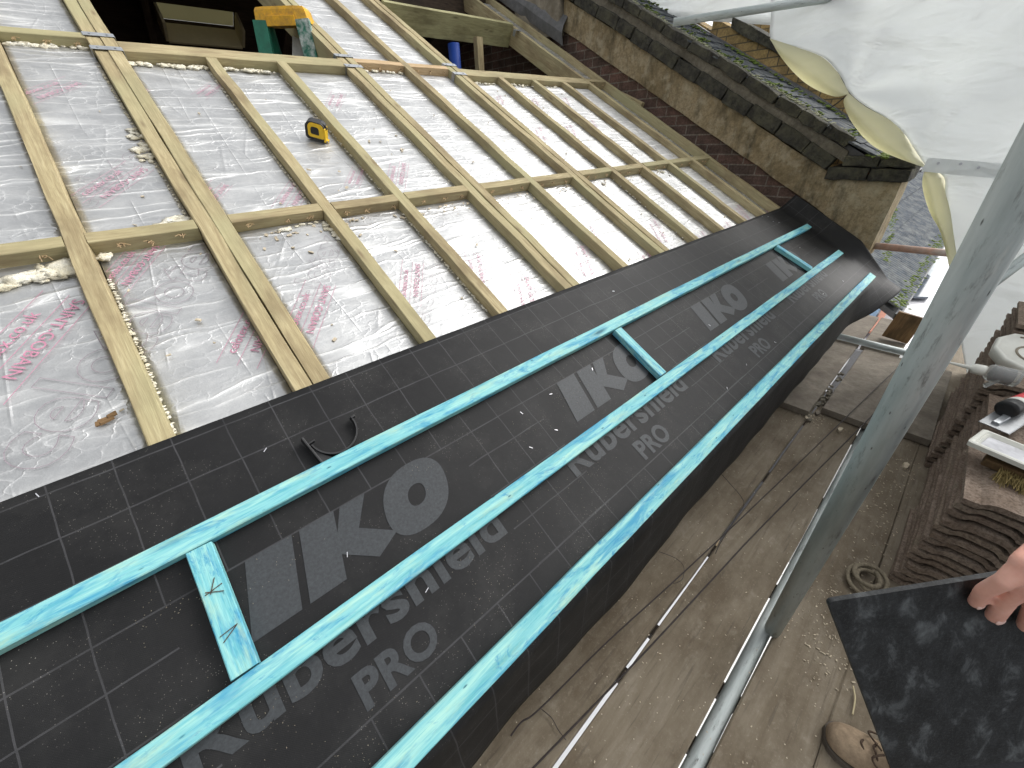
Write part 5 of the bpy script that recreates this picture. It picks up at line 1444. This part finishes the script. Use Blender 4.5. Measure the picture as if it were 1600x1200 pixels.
chain(bm, [sh_l, Vector((1.36, -1.16, .58)), Vector((1.26, -.98, .42)), Vector((1.22, -.94, .36))], [.05, .042, .028, .03])
foot_r = Vector((.955, -.93, FZ)); foot_l = Vector((1.22, -1.05, FZ))
legs = []
for f, s in ((foot_r, -1), (foot_l, 1)):
    hp = hips + Vector((s * .09, 0, -.02)); kn = Vector((f.x + .02, f.y - .0, -.12)); an = f + Vector((0, -.05, .09))
    chain(bm, [hp, kn, an], [.085, .058, .042]); legs.append((hp, kn, an))
bme = from_bm(bm)
body = link('person', bme, M['skin'], None, None, True)
tag(body, 'person in dark work clothes standing just out of frame, hand gripping the black slate', 'person')
rm = body.modifiers.new('r', 'REMESH'); rm.mode = 'VOXEL'; rm.voxel_size = .0024; rm.use_smooth_shade = True
smd = body.modifiers.new('sm', 'SMOOTH'); smd.factor = .5; smd.iterations = 4
# nails
bm = bmesh.new()
for nm in ('little', 'ring', 'middle', 'index'):
    J = tips[nm]; d = (J[3] - J[2]).normalized(); r_ = FG[nm][2][3]
    c = J[3] + d * r_ * .15 + nS * (r_ * .86); g_ = bmesh.ops.create_icosphere(bm, subdivisions=2, radius=1)
    s_ = d.cross(nS).normalized()
    for v in g_['verts']: q = v.co.copy(); v.co = c + s_ * (q.x * r_ * .62) + d * (q.y * r_ * .85) + nS * (q.z * r_ * .16)
link('fingernails', from_bm(bm), M['nail'], body, None, True)
# clothes
def garment(name, build, mat, vox=.008):
    b = bmesh.new(); build(b); o = link(name, from_bm(b), mat, body, None, True)
    m = o.modifiers.new('r', 'REMESH'); m.mode = 'VOXEL'; m.voxel_size = vox; m.use_smooth_shade = True; s_ = o.modifiers.new('sm', 'SMOOTH'); s_.iterations = 6; return o
def jk(b):
    chain(b, [neck + Vector((0, 0, -.07)), hips + Vector((0, 0, -.04))], [.13, .155], flat=.8, fax=Vector((0, 1, 0)))
    chain(b, [sh_r, neck + Vector((0, 0, -.07)), sh_l], [.075, .085, .075]); chain(b, [sh_r, elbow, elbow.lerp(wrist, .62)], [.068, .058, .046])
    chain(b, [sh_l, Vector((1.36, -1.16, .58)), Vector((1.27, -.99, .44))], [.068, .058, .046])
def tr(b):
    for hp, kn, an in legs: chain(b, [hp, kn, an + Vector((0, 0, .03))], [.10, .078, .062])
    chain(b, [hips + Vector((-.05, 0, 0)), hips + Vector((.05, 0, 0))], [.125, .125])
garment('jacket', jk, M['jacket']); garment('trousers', tr, M['trouser'])
b_ = bmesh.new(); chain(b_, [hd + Vector((0, -.04, .045)), hd + Vector((0, .0, .055))], [.088, .085], flat=.85, fax=Vector((0, 1, 0))); link('hair', from_bm(b_), M['hair'], body, None, True)
# face
bm = bmesh.new()
for s in (-1, 1):
    g_ = bmesh.ops.create_icosphere(bm, subdivisions=2, radius=.011, matrix=Matrix.Translation(hd + Vector((s * .031, .083, .012))))
link('eyes', from_bm(bm), M['white'], body, None, True)
bm = bmesh.new(); capsule(bm, hd + Vector((-.022, .089, -.062)), hd + Vector((.022, .089, -.062)), .005, .005); link('mouth', from_bm(bm), M['redink'], body, None, True)
# boots
def boot(f, ang, lab=None):
    m = Matrix.Translation(f) @ Matrix.Rotation(ang, 4, 'Z')
    b = bmesh.new(); secs = [(-.085, .036, .11), (-.05, .040, .12), (0, .041, .105), (.05, .044, .085), (.10, .050, .066), (.14, .052, .056), (.17, .047, .050), (.19, .034, .040), (.20, .015, .026)]
    rings = []
    for y, w, h in secs:
        r_ = []
        for k in range(12):
            a = math.pi * k / 11; r_.append(b.verts.new((w * math.cos(a) * (1 - .0 * k), y, .016 + h * math.sin(a) ** .8)))
        rings.append(r_)
    for i in range(len(rings) - 1):
        for k in range(11): b.faces.new((rings[i][k], rings[i][k + 1], rings[i + 1][k + 1], rings[i + 1][k]))
        b.faces.new((rings[i][11], rings[i][0], rings[i + 1][0], rings[i + 1][11]))
    b.faces.new(rings[0]); b.faces.new(rings[-1][::-1])
    bo = link('boot', from_bm(b), M['suede'], body, m, True); bo.modifiers.new('ss', 'SUBSURF').levels = 2; bo.modifiers['ss'].render_levels = 2
    b = bmesh.new(); ol = [(w + .003, y) for y, w, h in secs] + [(-w - .003, y) for y, w, h in secs[::-1]]
    lo = [b.verts.new((x, y, 0)) for x, y in ol]; hi = [b.verts.new((x, y, .020)) for x, y in ol]; b.faces.new(lo); b.faces.new(hi[::-1])
    for k in range(len(ol)): b.faces.new((lo[k], hi[k], hi[(k + 1) % len(ol)], lo[(k + 1) % len(ol)]))
    s_ = link('sole', from_bm(b), M['sole'], bo, m); 
    b = bmesh.new()
    pts = []
    for k in range(5):
        y = .035 + .022 * k; z = .118 - .012 * k
        pts = [Vector((-.026, y, z - .014)), Vector((-.012, y + .008, z)), Vector((0, y + .014, z + .003)), Vector((.012, y + .008, z)), Vector((.026, y, z - .014))]
        b.from_mesh(sweep_mesh(smooth_path(pts, 4), .0028, 6))
    lp3 = [Vector((.0, .10, .09)), Vector((.03, .125, .085)), Vector((.045, .10, .075)), Vector((.03, .07, .09)), Vector((.0, .085, .105)), Vector((-.03, .12, .088)), Vector((-.045, .09, .075)), Vector((-.02, .07, .10))]
    b.from_mesh(sweep_mesh(smooth_path(lp3, 5), .0026, 6))
    link('lace', from_bm(b), M['lace'], bo, m, True)
    return bo
boot(Vector((.925, -.955, FZ)), R(12)); boot(foot_l + Vector((0, -.02, 0)), R(-5))
